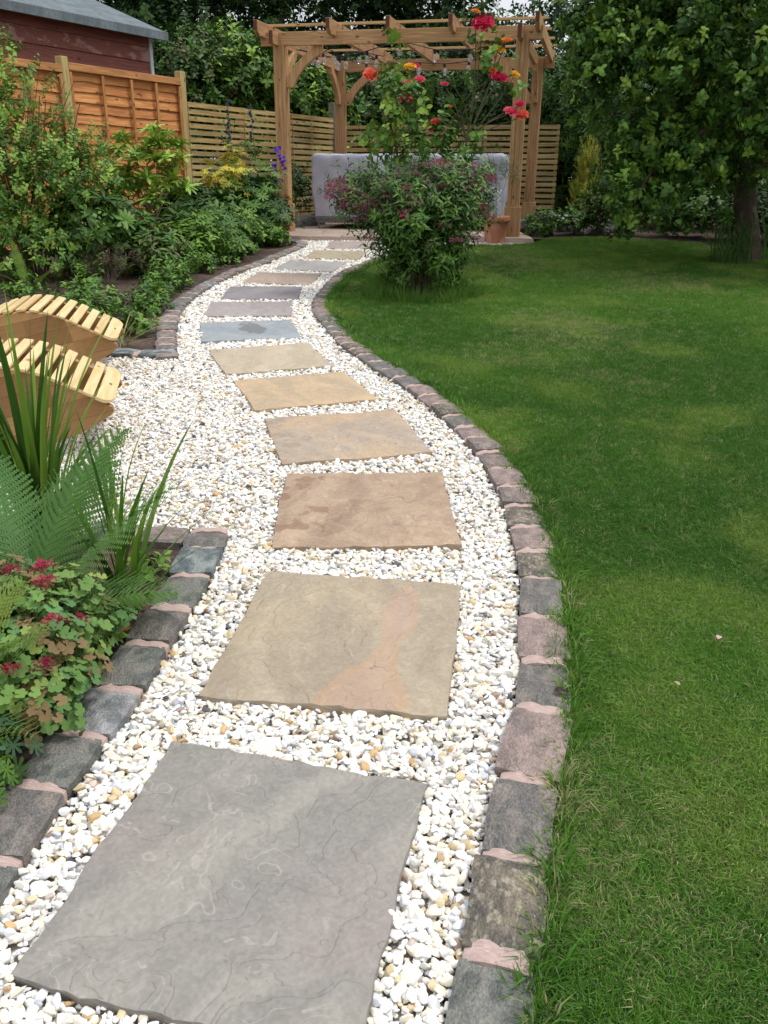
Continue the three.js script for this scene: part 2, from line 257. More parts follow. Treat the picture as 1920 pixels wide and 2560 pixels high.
slabs.forEach(([x, z, t, w, d], k) => {
  const m = mesh('stepping_stone', slabGeo(w, d, 200 + k), slabTex(k, slabLooks[k]));
  m.position.set(x, hgt(x, z), z); m.rotation.set(Math.atan(slopeAt(z)), t, 0);
  tag(m, slabLooks[k].label, 'stepping stone', 'sandstone stepping stones of the path');
});

// ---------- edging of stone setts and pink mortar ----------
function settTex(s, a, b, c, lichen) {
  return tex(256, 256, (u, v) => {
    const n = fbm(u * 5, v * 5, 5, s, 5, 5), m = fbm(u * 3, v * 3, 4, s + 7, 3, 3), f = fbm(u * 50, v * 50, 2, s + 11, 50, 50), l = fbm(u * 14, v * 14, 5, s + 21, 14, 14);
    let col = mixc(mixc(a, b, sstep(0.3, 0.7, n)), c, sstep(0.5, 0.7, m) * 0.8); col = mixc(col, [160, 152, 132], sstep(0.5, 0.72, l) * lichen * 0.8);
    const g = (f - 0.5) * 46; return [col[0] + g, col[1] + g, col[2] + g];
  });
}
const settBump = tex(256, 256, (u, v) => { const q = 255 * (0.6 * fbm(u * 6, v * 6, 5, 71, 6, 6) + 0.4 * fbm(u * 40, v * 40, 2, 75, 40, 40)); return [q, q, q]; }, false);
const settLooks = [[[86, 84, 80], [108, 100, 94], [96, 90, 88], 0.15], [[104, 92, 86], [124, 110, 104], [88, 82, 80], 0.25], [[76, 78, 74], [98, 98, 92], [112, 108, 102], 0.1], [[112, 98, 92], [132, 114, 108], [98, 90, 88], 0.05], [[84, 78, 68], [112, 102, 88], [72, 68, 64], 0.7], [[74, 82, 84], [100, 106, 104], [132, 136, 136], 0.1], [[112, 112, 112], [138, 138, 138], [86, 90, 92], 0.2]]
  .map((p, i) => new THREE.MeshStandardMaterial({ map: settTex(300 + i * 31, p[0].map(v => v * 1.08), p[1].map(v => v * 1.1), p[2].map(v => v * 1.06), p[3] + 0.12), bumpMap: settBump, bumpScale: 0.006, roughness: 0.82 }));
const mortarTex = tex(256, 256, (u, v) => { const n = fbm(u * 12, v * 12, 4, 81, 12, 12); return mixc([164, 138, 130], [198, 176, 166], n); });
M.mortar = new THREE.MeshStandardMaterial({ map: mortarTex, bumpMap: settBump, bumpScale: 0.003, roughness: 0.95 });
function settGeo(s) {
  const g = new THREE.BoxGeometry(2, 2, 2, 6, 3, 5), p = g.attributes.position;
  for (let i = 0; i < p.count; i++) {
    let x = p.getX(i), y = p.getY(i), z = p.getZ(i); const ox = x, oy = y, oz = z;
    const k = 0.06 + 0.05 * hash(s, 1, 1), len = Math.hypot(Math.max(0, Math.abs(ox) - 1 + k), Math.max(0, Math.abs(oz) - 1 + k));   // round the plan corners
    if (len > k) { x = Math.sign(ox) * (1 - k + (Math.abs(ox) - 1 + k) * k / len); z = Math.sign(oz) * (1 - k + (Math.abs(oz) - 1 + k) * k / len); }
    const e = Math.max(Math.abs(ox), Math.abs(oz)); if (oy > 0.9) { y -= (e > 0.95 ? 0.13 : 0) + 0.16 * (fbm(ox * 1.3 + 8, oz * 1.3 + 8, 3, s) - 0.35); }
    x += 0.12 * (fbm(oz * 1.2 + 9, oy + 9, 3, s + 3) - 0.5); z += 0.16 * (fbm(ox * 1.2 + 9, oy + 9, 3, s + 5) - 0.5);
    p.setXYZ(i, x * 0.5, y * 0.5, z * 0.5);
  }
  g.computeVertexNormals(); return g;
}
const settGeos = [...Array(9)].map((_, i) => settGeo(400 + i * 7));
const jointGeo = (() => { const g = new THREE.BoxGeometry(2, 2, 2, 1, 2, 6), p = g.attributes.position; for (let i = 0; i < p.count; i++) { const x = p.getX(i), y = p.getY(i), z = p.getZ(i); p.setXYZ(i, x * 0.5 * (1 + 0.5 * (vn(z * 2 + 9, y + 3, 5) - 0.5)), (y - (y > 0.9 && Math.abs(z) > 0.9 ? 0.16 : 0) + (y > 0.9 ? 0.1 * (vn(z * 3 + 4, 7, 9) - 0.5) : 0)) * 0.5, z * 0.5); } g.computeVertexNormals(); return g; })();
function edging(label, line, side, seed, o = {}) {
  const g = thing('stone_edging', label, 'stone edging'), r = rng(seed), c = polyAt(shift(line, side * KW * 0.5));
  const joints = o.joints ? [...o.joints] : [0]; while (joints[joints.length - 1] < c.total - 0.1) joints.push(joints[joints.length - 1] + rr(r, o.a ?? 0.15, o.b ?? 0.215));
  for (let i = 0; i + 1 < joints.length; i++) {
    const s0 = joints[i], s1 = Math.min(joints[i + 1], c.total), gap = rr(r, 0.014, 0.03), m = c.at((s0 + s1) / 2), ang = Math.atan2(-m.tz, m.tx), L = s1 - s0 - gap; if (L < 0.05) continue;
    const looks = o.looks ?? [0, 1, 2, 3, 4, 0, 1, 3], w = KW * rr(r, 0.92, 1.12);
    const st = mesh('edging_stone', settGeos[Math.floor(r() * 9)], settLooks[looks[Math.floor(r() * looks.length)]], g);
    st.scale.set(L, 0.125, w * (r() < 0.5 ? 1 : -1)); if (st.scale.z < 0) { st.scale.z *= -1; ang2(st, Math.PI); }
    const gz = slopeAt(m.z);
    st.position.set(m.x, hgt(m.x, m.z) - 0.047 + rr(r, -0.006, 0.006) + (o.lift ?? 0), m.z);
    st.rotation.set(Math.atan(gz) + rr(r, -0.025, 0.025), ang + rr(r, -0.04, 0.04) + (st.userData.flip ?? 0), rr(r, -0.03, 0.03)); delete st.userData.flip;
    const q = c.at(s1); const jt = mesh('mortar_joint', jointGeo, M.mortar, g);
    jt.scale.set(gap + 0.014, 0.115, KW * 0.93); jt.position.set(q.x, hgt(q.x, q.z) - 0.050 + (o.lift ?? 0), q.z); jt.rotation.set(Math.atan(slopeAt(q.z)), Math.atan2(-q.tz, q.tx) + rr(r, -0.05, 0.05), 0);
  }
  return g;
}
function ang2(st, a) { st.userData.flip = a; }
edging('long curving edging of worn stone blocks between white pebbles and lawn', rightInner, 1, 11, { joints: [0, 0.2, 0.41, 0.62, 0.845, 1.05, 1.26, 1.5, 1.7, 1.91, 2.12, 2.31], a: 0.15, b: 0.2 });
edging('edging of grey stone blocks curving round the bed below the slatted fence', leftFar, -1, 12, { looks: [0, 1, 2, 3, 6, 6, 1] });
edging('short straight row of dark edging blocks beside the wooden loungers', leftRow, 1, 13, { a: 0.2, b: 0.26, looks: [2, 5, 0, 3] });
edging('edging of dark grey blocks along the bed of ferns and red-flowered geranium', nearLeft, -1, 14, { joints: [0, 0.2, 0.4, 0.58, 0.75, 0.935, 1.10, 1.27, 1.46, 1.64, 1.83, 2.0], looks: [2, 5, 2, 0, 2, 6, 5, 0] });
edging('row of stone blocks half hidden behind the sword-leaved clump', nearRow, -1, 15, { looks: [0, 3, 2, 1] });

// ---------- white pebbles ----------
function pebble(s) {
  const g = new THREE.IcosahedronGeometry(1, 1), p = g.attributes.position, k = new Map(), r = rng(s), pl = [...Array(13)].map(() => [V(r() - 0.5, r() - 0.5, r() - 0.5).normalize(), rr(r, 0.5, 0.88)]);
  for (let i = 0; i < p.count; i++) { const v = V(p.getX(i), p.getY(i), p.getZ(i)); for (const [n, d] of pl) { const t = v.dot(n); if (t > d) v.addScaledVector(n, d - t); } v.x *= 1.45; v.y *= 0.68; v.z *= 1.08; p.setXYZ(i, v.x, v.y, v.z); }
  const h = new Map(), out = []; const pos = p.array, nrm = new Float32Array(pos.length);           // smooth normals over equal points, partly
  g.computeVertexNormals(); const n = g.attributes.normal;
  for (let i = 0; i < p.count; i++) { const key = [pos[3 * i], pos[3 * i + 1], pos[3 * i + 2]].map(x => Math.round(x * 1000)).join(); if (!h.has(key)) h.set(key, V()); h.get(key).add(V(n.getX(i), n.getY(i), n.getZ(i))); k.set(i, key); }
  for (let i = 0; i < p.count; i++) { const a = h.get(k.get(i)).clone().normalize().multiplyScalar(0.25).add(V(n.getX(i), n.getY(i), n.getZ(i)).multiplyScalar(0.75)).normalize(); nrm.set([a.x, a.y, a.z], 3 * i); }
  g.setAttribute('normal', new THREE.BufferAttribute(nrm, 3)); g.deleteAttribute('uv'); return g;
}
{
  const geos = [...Array(6)].map((_, i) => pebble(500 + i)), lists = geos.map(() => []), r = rng(21);
  const white = [lin(0.82, 0.79, 0.73), lin(0.79, 0.74, 0.65), lin(0.85, 0.83, 0.79), lin(0.77, 0.77, 0.78), lin(0.79, 0.72, 0.57)], odd = [lin(0.62, 0.48, 0.27), lin(0.55, 0.36, 0.17), lin(0.60, 0.50, 0.42), lin(0.55, 0.56, 0.58), lin(0.36, 0.25, 0.18), lin(0.66, 0.54, 0.34), lin(0.5, 0.5, 0.52), lin(0.08, 0.08, 0.09)];
  const pick = () => { const t = r(); return t < 0.87 ? white[Math.floor(r() * 5)] : odd[Math.floor(Math.pow(r(), 1.5) * 8)]; };
  const q = new THREE.Quaternion(), e = new THREE.Euler();
  const put = (x, z, y, s) => { e.set(rr(r, -0.7, 0.7), r() * 6.3, rr(r, -0.7, 0.7)); q.setFromEuler(e); const sc = V(s * rr(r, 0.8, 1.25), s * rr(r, 0.8, 1.25), s * rr(r, 0.8, 1.2)); lists[Math.floor(r() * 6)].push([new THREE.Matrix4().compose(V(x, y, z), q, sc), pick().clone().multiplyScalar(rr(r, 0.85, 1.06))]); };
  for (let z = -10.66; z < -0.55;) {
    const d = -z, st = d < 2.6 ? 0.0115 : d < 5.2 ? 0.0138 : 0.017;
    for (let x = -3.1; x < 1.66; x += st) {
      const px = x + rr(r, -0.5, 0.5) * st, pz = z + rr(r, -0.5, 0.5) * st;
      if (px < -0.55 * d - 0.9 || !inside(pathPoly, px, pz) || inSlab(px, pz, -0.004)) continue;
      const s = (d < 5.2 ? 0.0082 : 0.0105) * Math.pow(2, rr(r, -0.65, 0.55)), lump = 0.010 * (fbm(px * 5 + 40, pz * 5 + 40, 3, 91) - 0.5);
      put(px, pz, hgt(px, pz) - 0.024 + lump + rr(r, -0.004, 0.006), s);
      if (r() < 0.45 && !inSlab(px, pz, 0.004)) put(px + rr(r, -0.5, 0.5) * st, pz, hgt(px, pz) - 0.015 + lump + rr(r, -0.003, 0.005), s * 1.05);
    }
    z += st;
  }
  M.pebble = new THREE.MeshStandardMaterial({ color: 0xffffff, roughness: 0.62 });
  const g = new THREE.Group(); g.name = 'gravel'; scene.add(g); tag(g, 'loose white and cream pebbles filling the path round the slabs', 'gravel', null, 'stuff');
  geos.forEach((geo, i) => inst('pebbles', geo, M.pebble, lists[i], g));
}

// ---------- grass ----------
function tuft(seed, n, rad, l0, l1, w, spread) {
  const r = rng(seed), pos = [], idx = [];
  for (let i = 0; i < n; i++) {
    const a = r() * 6.283, q = rad * Math.sqrt(r()), x = Math.cos(a) * q, z = Math.sin(a) * q, L = rr(r, l0, l1), b = a + rr(r, -1, 1), lean = rr(r, 0.15, spread), f = r() * 6.283, wx = Math.cos(f) * w * rr(r, 0.6, 1.1), wz = Math.sin(f) * w * rr(r, 0.6, 1.1), k = pos.length / 3;
    const mx = x + Math.cos(b) * L * lean * 0.4, mz = z + Math.sin(b) * L * lean * 0.4, my = L * 0.6, tx = x + Math.cos(b) * L * lean * 1.1, tz = z + Math.sin(b) * L * lean * 1.1, ty = L * (1 - lean * 0.35);
    pos.push(x - wx, 0, z - wz, x + wx, 0, z + wz, mx - wx * 0.8, my, mz - wz * 0.8, mx + wx * 0.8, my, mz + wz * 0.8, tx, ty, tz); idx.push(k, k + 1, k + 3, k, k + 3, k + 2, k + 2, k + 3, k + 4);
  }
  const g = new THREE.BufferGeometry(); g.setAttribute('position', new THREE.Float32BufferAttribute(pos, 3)); g.setIndex(idx); g.computeVertexNormals(); return g;
}
M.grass = new THREE.MeshPhysicalMaterial({ color: 0xffffff, roughness: 0.8, transmission: 0.4, thickness: 0, specularIntensity: 0.25, side: THREE.DoubleSide });
{
  const r = rng(31), geos = [...Array(5)].map((_, i) => tuft(600 + i, 15, 0.013, 0.018, 0.036, 0.0013, 1.0)), lists = geos.map(() => []);
  const deep = lin(0.066, 0.19, 0.02), midc = lin(0.135, 0.3, 0.034), yel = lin(0.28, 0.39, 0.07), straw = lin(0.46, 0.42, 0.21), q = new THREE.Quaternion(), e = new THREE.Euler();
  const put = (x, z, s, up = 1) => {
    const a = fbm(x * 1.1 + 30, z * 1.1 + 30, 3, 101), b = fbm(x * 2.3 + 70, z * 2.3 + 70, 3, 107), dd = fbm(x * 0.8 + 11, z * 0.8 + 17, 3, 113);
    const c = deep.clone().lerp(midc, clamp(sstep(0.3, 0.68, a) + rr(r, -0.35, 0.35), 0, 1)); c.lerp(yel, clamp(sstep(0.5, 0.72, b) * 0.55 + rr(r, -0.25, 0.2), 0, 1)); if (r() < 0.08 + 0.3 * sstep(0.58, 0.75, dd)) c.lerp(straw, rr(r, 0.4, 0.9)); c.multiplyScalar(rr(r, 0.8, 1.15));
    e.set(rr(r, -0.25, 0.25), r() * 6.3, rr(r, -0.25, 0.25)); q.setFromEuler(e);
    lists[Math.floor(r() * 5)].push([new THREE.Matrix4().compose(V(x, hgt(x, z) - 0.022, z), q, V(s, s * up, s)), c]);
  };
  for (let z = -11.05; z < -0.5;) {
    const d = -z, st = d < 2.6 ? 0.0105 : d < 5 ? 0.0145 : d < 7.5 ? 0.02 : 0.024;
    for (let x = -0.6; x < Math.min(6.5, 0.62 * d + 0.7); x += st) { const px = x + rr(r, -0.6, 0.6) * st, pz = z + rr(r, -0.6, 0.6) * st; if (!inside(lawnPoly, px, pz)) continue; put(px, pz, d < 2.6 ? 1 : d < 5 ? 1.1 : d < 7.5 ? 1.25 : 1.4, d < 5 ? 1 : 0.85); }
    z += st;
  }
  const c = polyAt(shift(rightInner, KW * 0.98));
  for (let s = 0.3; s < c.total - 0.3; s += 0.0055) { const m = c.at(s), k = rr(r, -0.012, 0.03) - 0.045 * sstep(0.45, 0.72, fbm(s * 5, 3, 3, 131)) * r(); put(m.x - m.tz * k, m.z + m.tx * k, rr(r, 0.9, 1.7), rr(r, 0.9, 1.5)); if (r() < 0.25) put(m.x - m.tz * 0.02, m.z + m.tx * 0.02, rr(r, 1.5, 2.3), rr(r, 0.9, 1.2)); }
  const g = new THREE.Group(); g.name = 'grass'; scene.add(g); tag(g, 'short mown grass blades of the lawn', 'grass', null, 'stuff');
  geos.forEach((geo, i) => inst('blades', geo, M.grass, lists[i], g));
}
// ---------- patio ----------
const PA = -0.227, PO = [-1.29, 0.585, -11.5];        // pergola frame: front left post
const pw = (lx, lz) => { const c = Math.cos(PA), s = Math.sin(PA); return [PO[0] + lx * c + lz * s, PO[2] - lx * s + lz * c]; };
{
  const base = new THREE.BoxGeometry(3.16, 0.06, 3.36); const g = new THREE.Group(); g.name = 'patio'; g.position.set(-1.42, PO[1], -10.62); g.rotation.y = -0.025; scene.add(g); tag(g, 'stone paved patio under the pergola', null, null, 'structure');
  mesh('mortar_bed', place(base, 1.58, -0.045, -1.68), M.mortar, g);
  const mats = [3, 9, 10, 12].map(k => slabTex(k + 20, { c: [[176, 152, 132], [160, 138, 122], [182, 160, 140], [188, 170, 150]].map(c => c.map(v => v * (1 + 0.03 * (k % 3)))) }));
  const r = rng(41); let z = 0, row = 0;
  while (z > -3.2) { const dz = row % 2 ? 0.44 : 0.58; let x = 0; while (x < 3.0) { const w = Math.min(r() < 0.5 ? 0.58 : 0.88, 3.16 - x); if (w > 0.1) mesh('paving_slab', place(slabGeo(w - 0.012, dz - 0.012, 700 + row * 9 + Math.round(x * 7)), x + w / 2, 0.004, z - dz / 2), mats[Math.floor(r() * 4)], g); x += w; } z -= dz; row++; }
}
// ---------- pergola ----------
M.perg = woodMat([196, 158, 112], [164, 124, 82], { seed: 3, knots: 9, bump: 0.003 });
M.perg2 = woodMat([182, 142, 98], [148, 110, 72], { seed: 4, knots: 8, bump: 0.003 });
M.batten = woodMat([206, 172, 120], [180, 144, 96], { seed: 5, knots: 3 });
M.endgrain = woodMat([112, 66, 38], [84, 46, 26], { seed: 6, knots: 1 });
{
  const g = thing('pergola', 'square wooden pergola with curved braces standing on the patio', 'pergola', PO, PA), W = 2.877, D = 2.6, S = 0.145;
  for (const [x, z] of [[0, 0], [W, 0], [0, -D], [W, -D]]) {
    const h = 2.235, m = mesh('post', place(timber(S, h, S, { round: 0.008 }), x, h / 2, z), z ? M.perg2 : M.perg, g);
    for (const s of [-0.022, 0.03]) mesh('groove_strip', place(timber(0.012, h - 0.45, 0.006, { round: 0.002 }), x + s, h / 2 + 0.15, z + S / 2 + 0.002), M.perg2, m);
    mesh('post_base', merge([[-1, 0], [1, 0], [0, -1], [0, 1]].map(([a, b]) => place(timber(a ? 0.022 : S + 0.044, 0.34, a ? S : 0.022, { round: 0.004 }), x + a * (S / 2 + 0.011), 0.17, z + b * (S / 2 + 0.011)))), M.perg, m);
  }
  for (const z of [0, -D]) mesh('beam', place(timber(W + 0.44, 0.145, 0.05, { round: 0.005 }), W / 2, 2.172, z + (z ? -0.04 : 0.048)), z ? M.perg2 : M.perg, g);
  for (const x of [0, W]) { const b = mesh('side_beam', place(timber(0.05, 0.14, D + 0.5, { round: 0.005 }), x - 0.02, 2.168, -D / 2 + 0.02), M.perg2, g); mesh('beam_end', place(timber(0.046, 0.136, 0.006, { round: 0.002 }), x - 0.02, 2.168, -D / 2 + 0.02 + (D + 0.5) / 2 + 0.002), M.endgrain, b); }
  const raft = new THREE.Shape(); raft.moveTo(0.33, 0.15); raft.lineTo(0.33, 0.045); raft.lineTo(0.26, 0); raft.lineTo(-D - 0.26, 0); raft.lineTo(-D - 0.33, 0.05); raft.lineTo(-D - 0.33, 0.15); raft.closePath();
  for (const x of [-0.18, 0.69, 1.39, 2.1, W + 0.17]) {
    const q = new THREE.ExtrudeGeometry(raft, { depth: 0.042, bevelEnabled: true, bevelSize: 0.004, bevelThickness: 0.004, bevelSegments: 1 }); q.rotateY(-Math.PI / 2); q.computeVertexNormals(); boxUV(q, 2, [R0(), R0()]);
    const m = mesh('rafter', place(q, x + 0.02, 2.185, 0), R0() < 0.5 ? M.perg : M.perg2, g); mesh('rafter_end', place(timber(0.044, 0.1, 0.006, { round: 0.002 }), x - 0.001, 2.283, 0.336), M.endgrain, m);
  }
  for (const z of [-0.22, -1.0, -1.75, -2.4]) mesh('roof_batten', place(timber(W + 0.5, 0.028, 0.04, { round: 0.003 }), W / 2, 2.354, z), M.batten, g);
  const br = new THREE.Shape(); br.moveTo(0, 0); br.lineTo(0.085, 0.0); br.quadraticCurveTo(0.17, 0.235, 0.45, 0.36); br.lineTo(0.45, 0.44); br.lineTo(0.38, 0.44); br.quadraticCurveTo(0.16, 0.315, 0, 0.1); br.closePath();
  const brace = (x, z, ry) => { const q = new THREE.ExtrudeGeometry(br, { depth: 0.05, curveSegments: 10, bevelEnabled: true, bevelSize: 0.004, bevelThickness: 0.004, bevelSegments: 1 }); q.translate(S / 2, 1.66, -0.025); q.rotateY(ry); boxUV(q, 1, [R0(), R0()]); mesh('brace', place(q, x, 0, z), M.perg, g); };
  for (const z of [0, -D]) { brace(0, z, 0); brace(W, z, Math.PI); }
  for (const x of [0, W]) { brace(x, 0, Math.PI / 2); brace(x, -D, -Math.PI / 2); }
  // string of bulbs, switched off
  const sl = thing('string_lights', 'unlit string of clear glass bulbs on black cable inside the pergola', 'string lights', PO, PA);
  M.cable = new THREE.MeshStandardMaterial({ color: lin(0.012, 0.012, 0.014), roughness: 0.55 });
  M.bulb = new THREE.MeshPhysicalMaterial({ color: lin(0.94, 0.95, 0.96), roughness: 0.04, transmission: 0.85, thickness: 0, ior: 1.5 });
  const runs = [[[0.03, 2.13, -0.5], [0.45, 2.06, -0.7], [0.9, 2.0, -0.9], [1.4, 2.03, -1.1], [1.9, 2.0, -1.0], [2.4, 2.05, -0.8], [2.85, 2.13, -0.5]], [[0.03, 2.14, -0.9], [0.4, 2.05, -0.6], [0.85, 2.06, -0.4], [1.4, 2.15, -0.3], [1.9, 2.07, -0.4], [2.4, 2.08, -0.3], [2.8, 2.13, -0.2]], [[0.1, 2.12, -0.4], [0.3, 2.08, -0.55], [0.5, 2.1, -0.35], [0.62, 2.05, -0.6], [0.8, 2.09, -0.5], [1.1, 2.06, -0.7]]];
  const cg = runs.map(p => tube(p.map(q => V(...q)), 0.006, 0.006, 60, 5)); mesh('cable', merge(cg), M.cable, sl);
  const bulbGeo = new THREE.LatheGeometry([[0.0, -0.118], [0.018, -0.112], [0.031, -0.09], [0.034, -0.07], [0.026, -0.045], [0.014, -0.03], [0.013, -0.02]].map(p => new THREE.Vector2(...p)), 12), sockGeo = new THREE.CylinderGeometry(0.017, 0.015, 0.045, 8).translate(0, -0.005, 0), wireGeo = new THREE.CylinderGeometry(0.004, 0.006, 0.05, 5).translate(0, -0.06, 0);
  M.filament = new THREE.MeshStandardMaterial({ color: lin(0.55, 0.5, 0.42), roughness: 0.4 });
  const r = rng(43);
  runs.forEach((p, i) => { const c = new THREE.CatmullRomCurve3(p.map(q => V(...q))); const n = [9, 7, 6][i]; for (let k = 0; k < n; k++) { const q = c.getPointAt((k + 0.6) / n); const b = mesh('bulb', bulbGeo, M.bulb, sl); b.position.copy(q).y -= 0.02; b.rotation.set(rr(r, -0.2, 0.2), 0, rr(r, -0.2, 0.2)); mesh('socket', sockGeo, M.cable, b); mesh('filament', wireGeo, M.filament, b); } });
}
// ---------- fences ----------
const FH = Math.atan2(1.65, 2.9), FU = [Math.sin(FH), -Math.cos(FH)];   // heading of the left boundary
M.slat = woodMat([206, 184, 128], [170, 148, 96], { seed: 8, knots: 10, blotch: 0.8 });
M.slat2 = woodMat([196, 170, 112], [156, 132, 82], { seed: 9, knots: 8, blotch: 0.8 });
M.slat3 = woodMat([184, 164, 116], [144, 124, 80], { seed: 10, knots: 8, blotch: 0.9 });
M.treated = woodMat([196, 176, 118], [166, 142, 88], { seed: 11, knots: 5 });
function slatGeo(L, h, t, r) { const g = timber(L, h, t, { round: 0, sx: 4, off: [r(), r()] }), p = g.attributes.position, s = r() * 90; for (let i = 0; i < p.count; i++) { const x = p.getX(i); p.setY(i, p.getY(i) + 0.006 * (vn(x * 2.5 + s, 1, 5) - 0.5)); p.setZ(i, p.getZ(i) + 0.006 * (vn(x * 2 + s, 8, 6) - 0.5)); } g.computeVertexNormals(); return g; }
function slatPanel(label, p, ry, L, y0, n, seed) {
  const g = thing('slatted_fence_panel', label, 'fence panel', [p[0], y0, p[1]], ry, 'slatted fence panels round the pergola'), r = rng(seed), ms = [M.slat, M.slat2, M.slat3];
  for (let i = 0; i < n; i++) mesh('slat', place(slatGeo(L - 0.012, 0.054 + rr(r, -0.003, 0.003), 0.017, r), L / 2, 0.04 + i * 0.0805, rr(r, -0.002, 0.002)), ms[Math.floor(r() * 3)], g);
  for (const t of [0.035, L / 2, L - 0.035]) mesh('upright', place(timber(0.04, n * 0.0805 - 0.01, 0.028, { round: 0.003 }), t, n * 0.04, -0.026), M.slat2, g);
  return g;
}
{
  const names = ['slatted fence panel next to the orange lapped fence', 'middle slatted fence panel behind the purple flower spires', 'slatted fence panel in the corner behind the pergola post'];
  for (let i = 0; i < 3; i++) { const L = 1.11; slatPanel(names[i], [-2.5 + FU[0] * i * 1.112, -11.72 + FU[1] * i * 1.112], Math.atan2(-FU[1], FU[0]), L, 0.66, 18, 60 + i); }
  const B0 = [-0.82, -14.62], B1 = [2.58, -13.92], bl = Math.hypot(B1[0] - B0[0], B1[1] - B0[1]), bu = [(B1[0] - B0[0]) / bl, (B1[1] - B0[1]) / bl];
  const bn = ['slatted back fence panel touching the fence corner', 'slatted back fence panel behind the rose', 'slatted back fence panel with a free end beside the apple tree'];
  for (let i = 0; i < 3; i++) slatPanel(bn[i], [B0[0] + bu[0] * i * bl / 3, B0[1] + bu[1] * i * bl / 3], Math.atan2(-bu[1], bu[0]), bl / 3 - 0.002, 0.72, 16, 70 + i);
  M.concrete = new THREE.MeshStandardMaterial({ map: tex(128, 128, (u, v) => mixc([120, 120, 108], [168, 166, 150], fbm(u * 8, v * 8, 4, 141, 8, 8))), roughness: 0.95 });
  const cp = mesh('fence_post', place(new RoundedBoxGeometry(0.12, 1.75, 0.1, 1, 0.012), -0.86, 0.52 + 0.875 + 0.06, -14.78, 0, -0.5, 0.01), M.concrete); tag(cp, 'weathered grey concrete post rising behind the fence corner', 'fence post');
}
// orange lapped panels
M.orange = woodMat([226, 160, 96], [186, 120, 64], { seed: 12, knots: 12, blotch: 0.9, bump: 0.004, knot: [110, 52, 20] });
M.orange2 = woodMat([214, 146, 84], [172, 108, 58], { seed: 13, knots: 10, blotch: 0.9, bump: 0.004, knot: [100, 48, 20] });
M.frame = woodMat([206, 148, 90], [164, 110, 62], { seed: 14, knots: 6 });
function lapBoard(L, h, r) {
  const n = 28, pos = [], idx = [], s = r() * 100, t = 0.008;
  for (let i = 0; i <= n; i++) { const x = L * i / n, low = 0.022 * (fbm(x * 4 + s, 3, 3, 151) - 0.5) + 0.008 * (fbm(x * 18 + s, 5, 2, 153) - 0.5), z = 0.008 * (fbm(x * 3 + s, 9, 2, 155) - 0.5); pos.push(x, h, z - 0.006, x, low, z + 0.014, x, h, z - 0.006 - t, x, low, z + 0.014 - t); }
  for (let i = 0; i < n; i++) { const a = i * 4, b = a + 4; idx.push(a, a + 1, b, b, a + 1, b + 1, a + 2, b + 2, a + 3, a + 3, b + 2, b + 3, a + 1, a + 3, b + 1, b + 1, a + 3, b + 3, a, b, a + 2, a + 2, b, b + 2); }
  const g0 = new THREE.BufferGeometry(); g0.setAttribute('position', new THREE.Float32BufferAttribute(pos, 3)); g0.setIndex(idx); const g = g0.toNonIndexed(); g.computeVertexNormals(); boxUV(g, 0, [r(), r()]); return g;
}
{
  const posts = [[-2.56, -11.70], [-3.455, -10.115], [-4.35, -8.53], [-5.25, -6.95]], tops = [2.43, 2.40, 2.37, 2.34];
  const pl = ['pale timber fence post where the orange fence meets the slatted fence', 'pale timber fence post between two orange lapped panels', 'pale timber fence post at the far end of the orange fence behind the shrub', 'pale timber post ending the orange fence'];
  posts.forEach(([x, z], i) => { if (i > 2) return; const b = hgt(x, z) - 0.1, h = tops[i] - b, m = mesh('fence_post', place(timber(0.095, h, 0.095, { round: 0.006 }), x, b + h / 2, z, 0, Math.atan2(-FU[1], FU[0]), 0), M.treated); tag(m, pl[i], 'fence post'); });
  const lab = ['orange lapped fence panel next to the slatted fence', 'orange lapped fence panel half covered by the big leafy shrub', 'orange lapped fence panel wholly behind the big leafy shrub'];
  for (let k = 0; k < 3; k++) {
    const [x, z] = posts[k + 1], r = rng(80 + k), L = 1.72, y0 = 0.5, H = tops[k + 1] - 0.06 - y0;
    const g = thing('lapped_fence_panel', lab[k], 'fence panel', [x + FU[0] * 0.05, y0, z + FU[1] * 0.05], Math.atan2(-FU[1], FU[0]), 'orange lapped fence panels');
    const n = 17, dh = (H - 0.05) / n; for (let i = 0; i < n; i++) mesh('board', place(lapBoard(L, dh + 0.035, r), 0, i * dh, -0.012), r() < 0.6 ? M.orange : M.orange2, g);
    mesh('top_rail', place(timber(L, 0.075, 0.05, { round: 0.004 }), L / 2, H - 0.03, 0.022), M.frame, g);
    for (const t of [0.02, 0.47, 0.9, 1.3, L - 0.02]) mesh('batten', place(timber(0.035, H - 0.08, 0.022, { round: 0.003 }), t, (H - 0.08) / 2, 0.032), M.frame, g);
  }
}
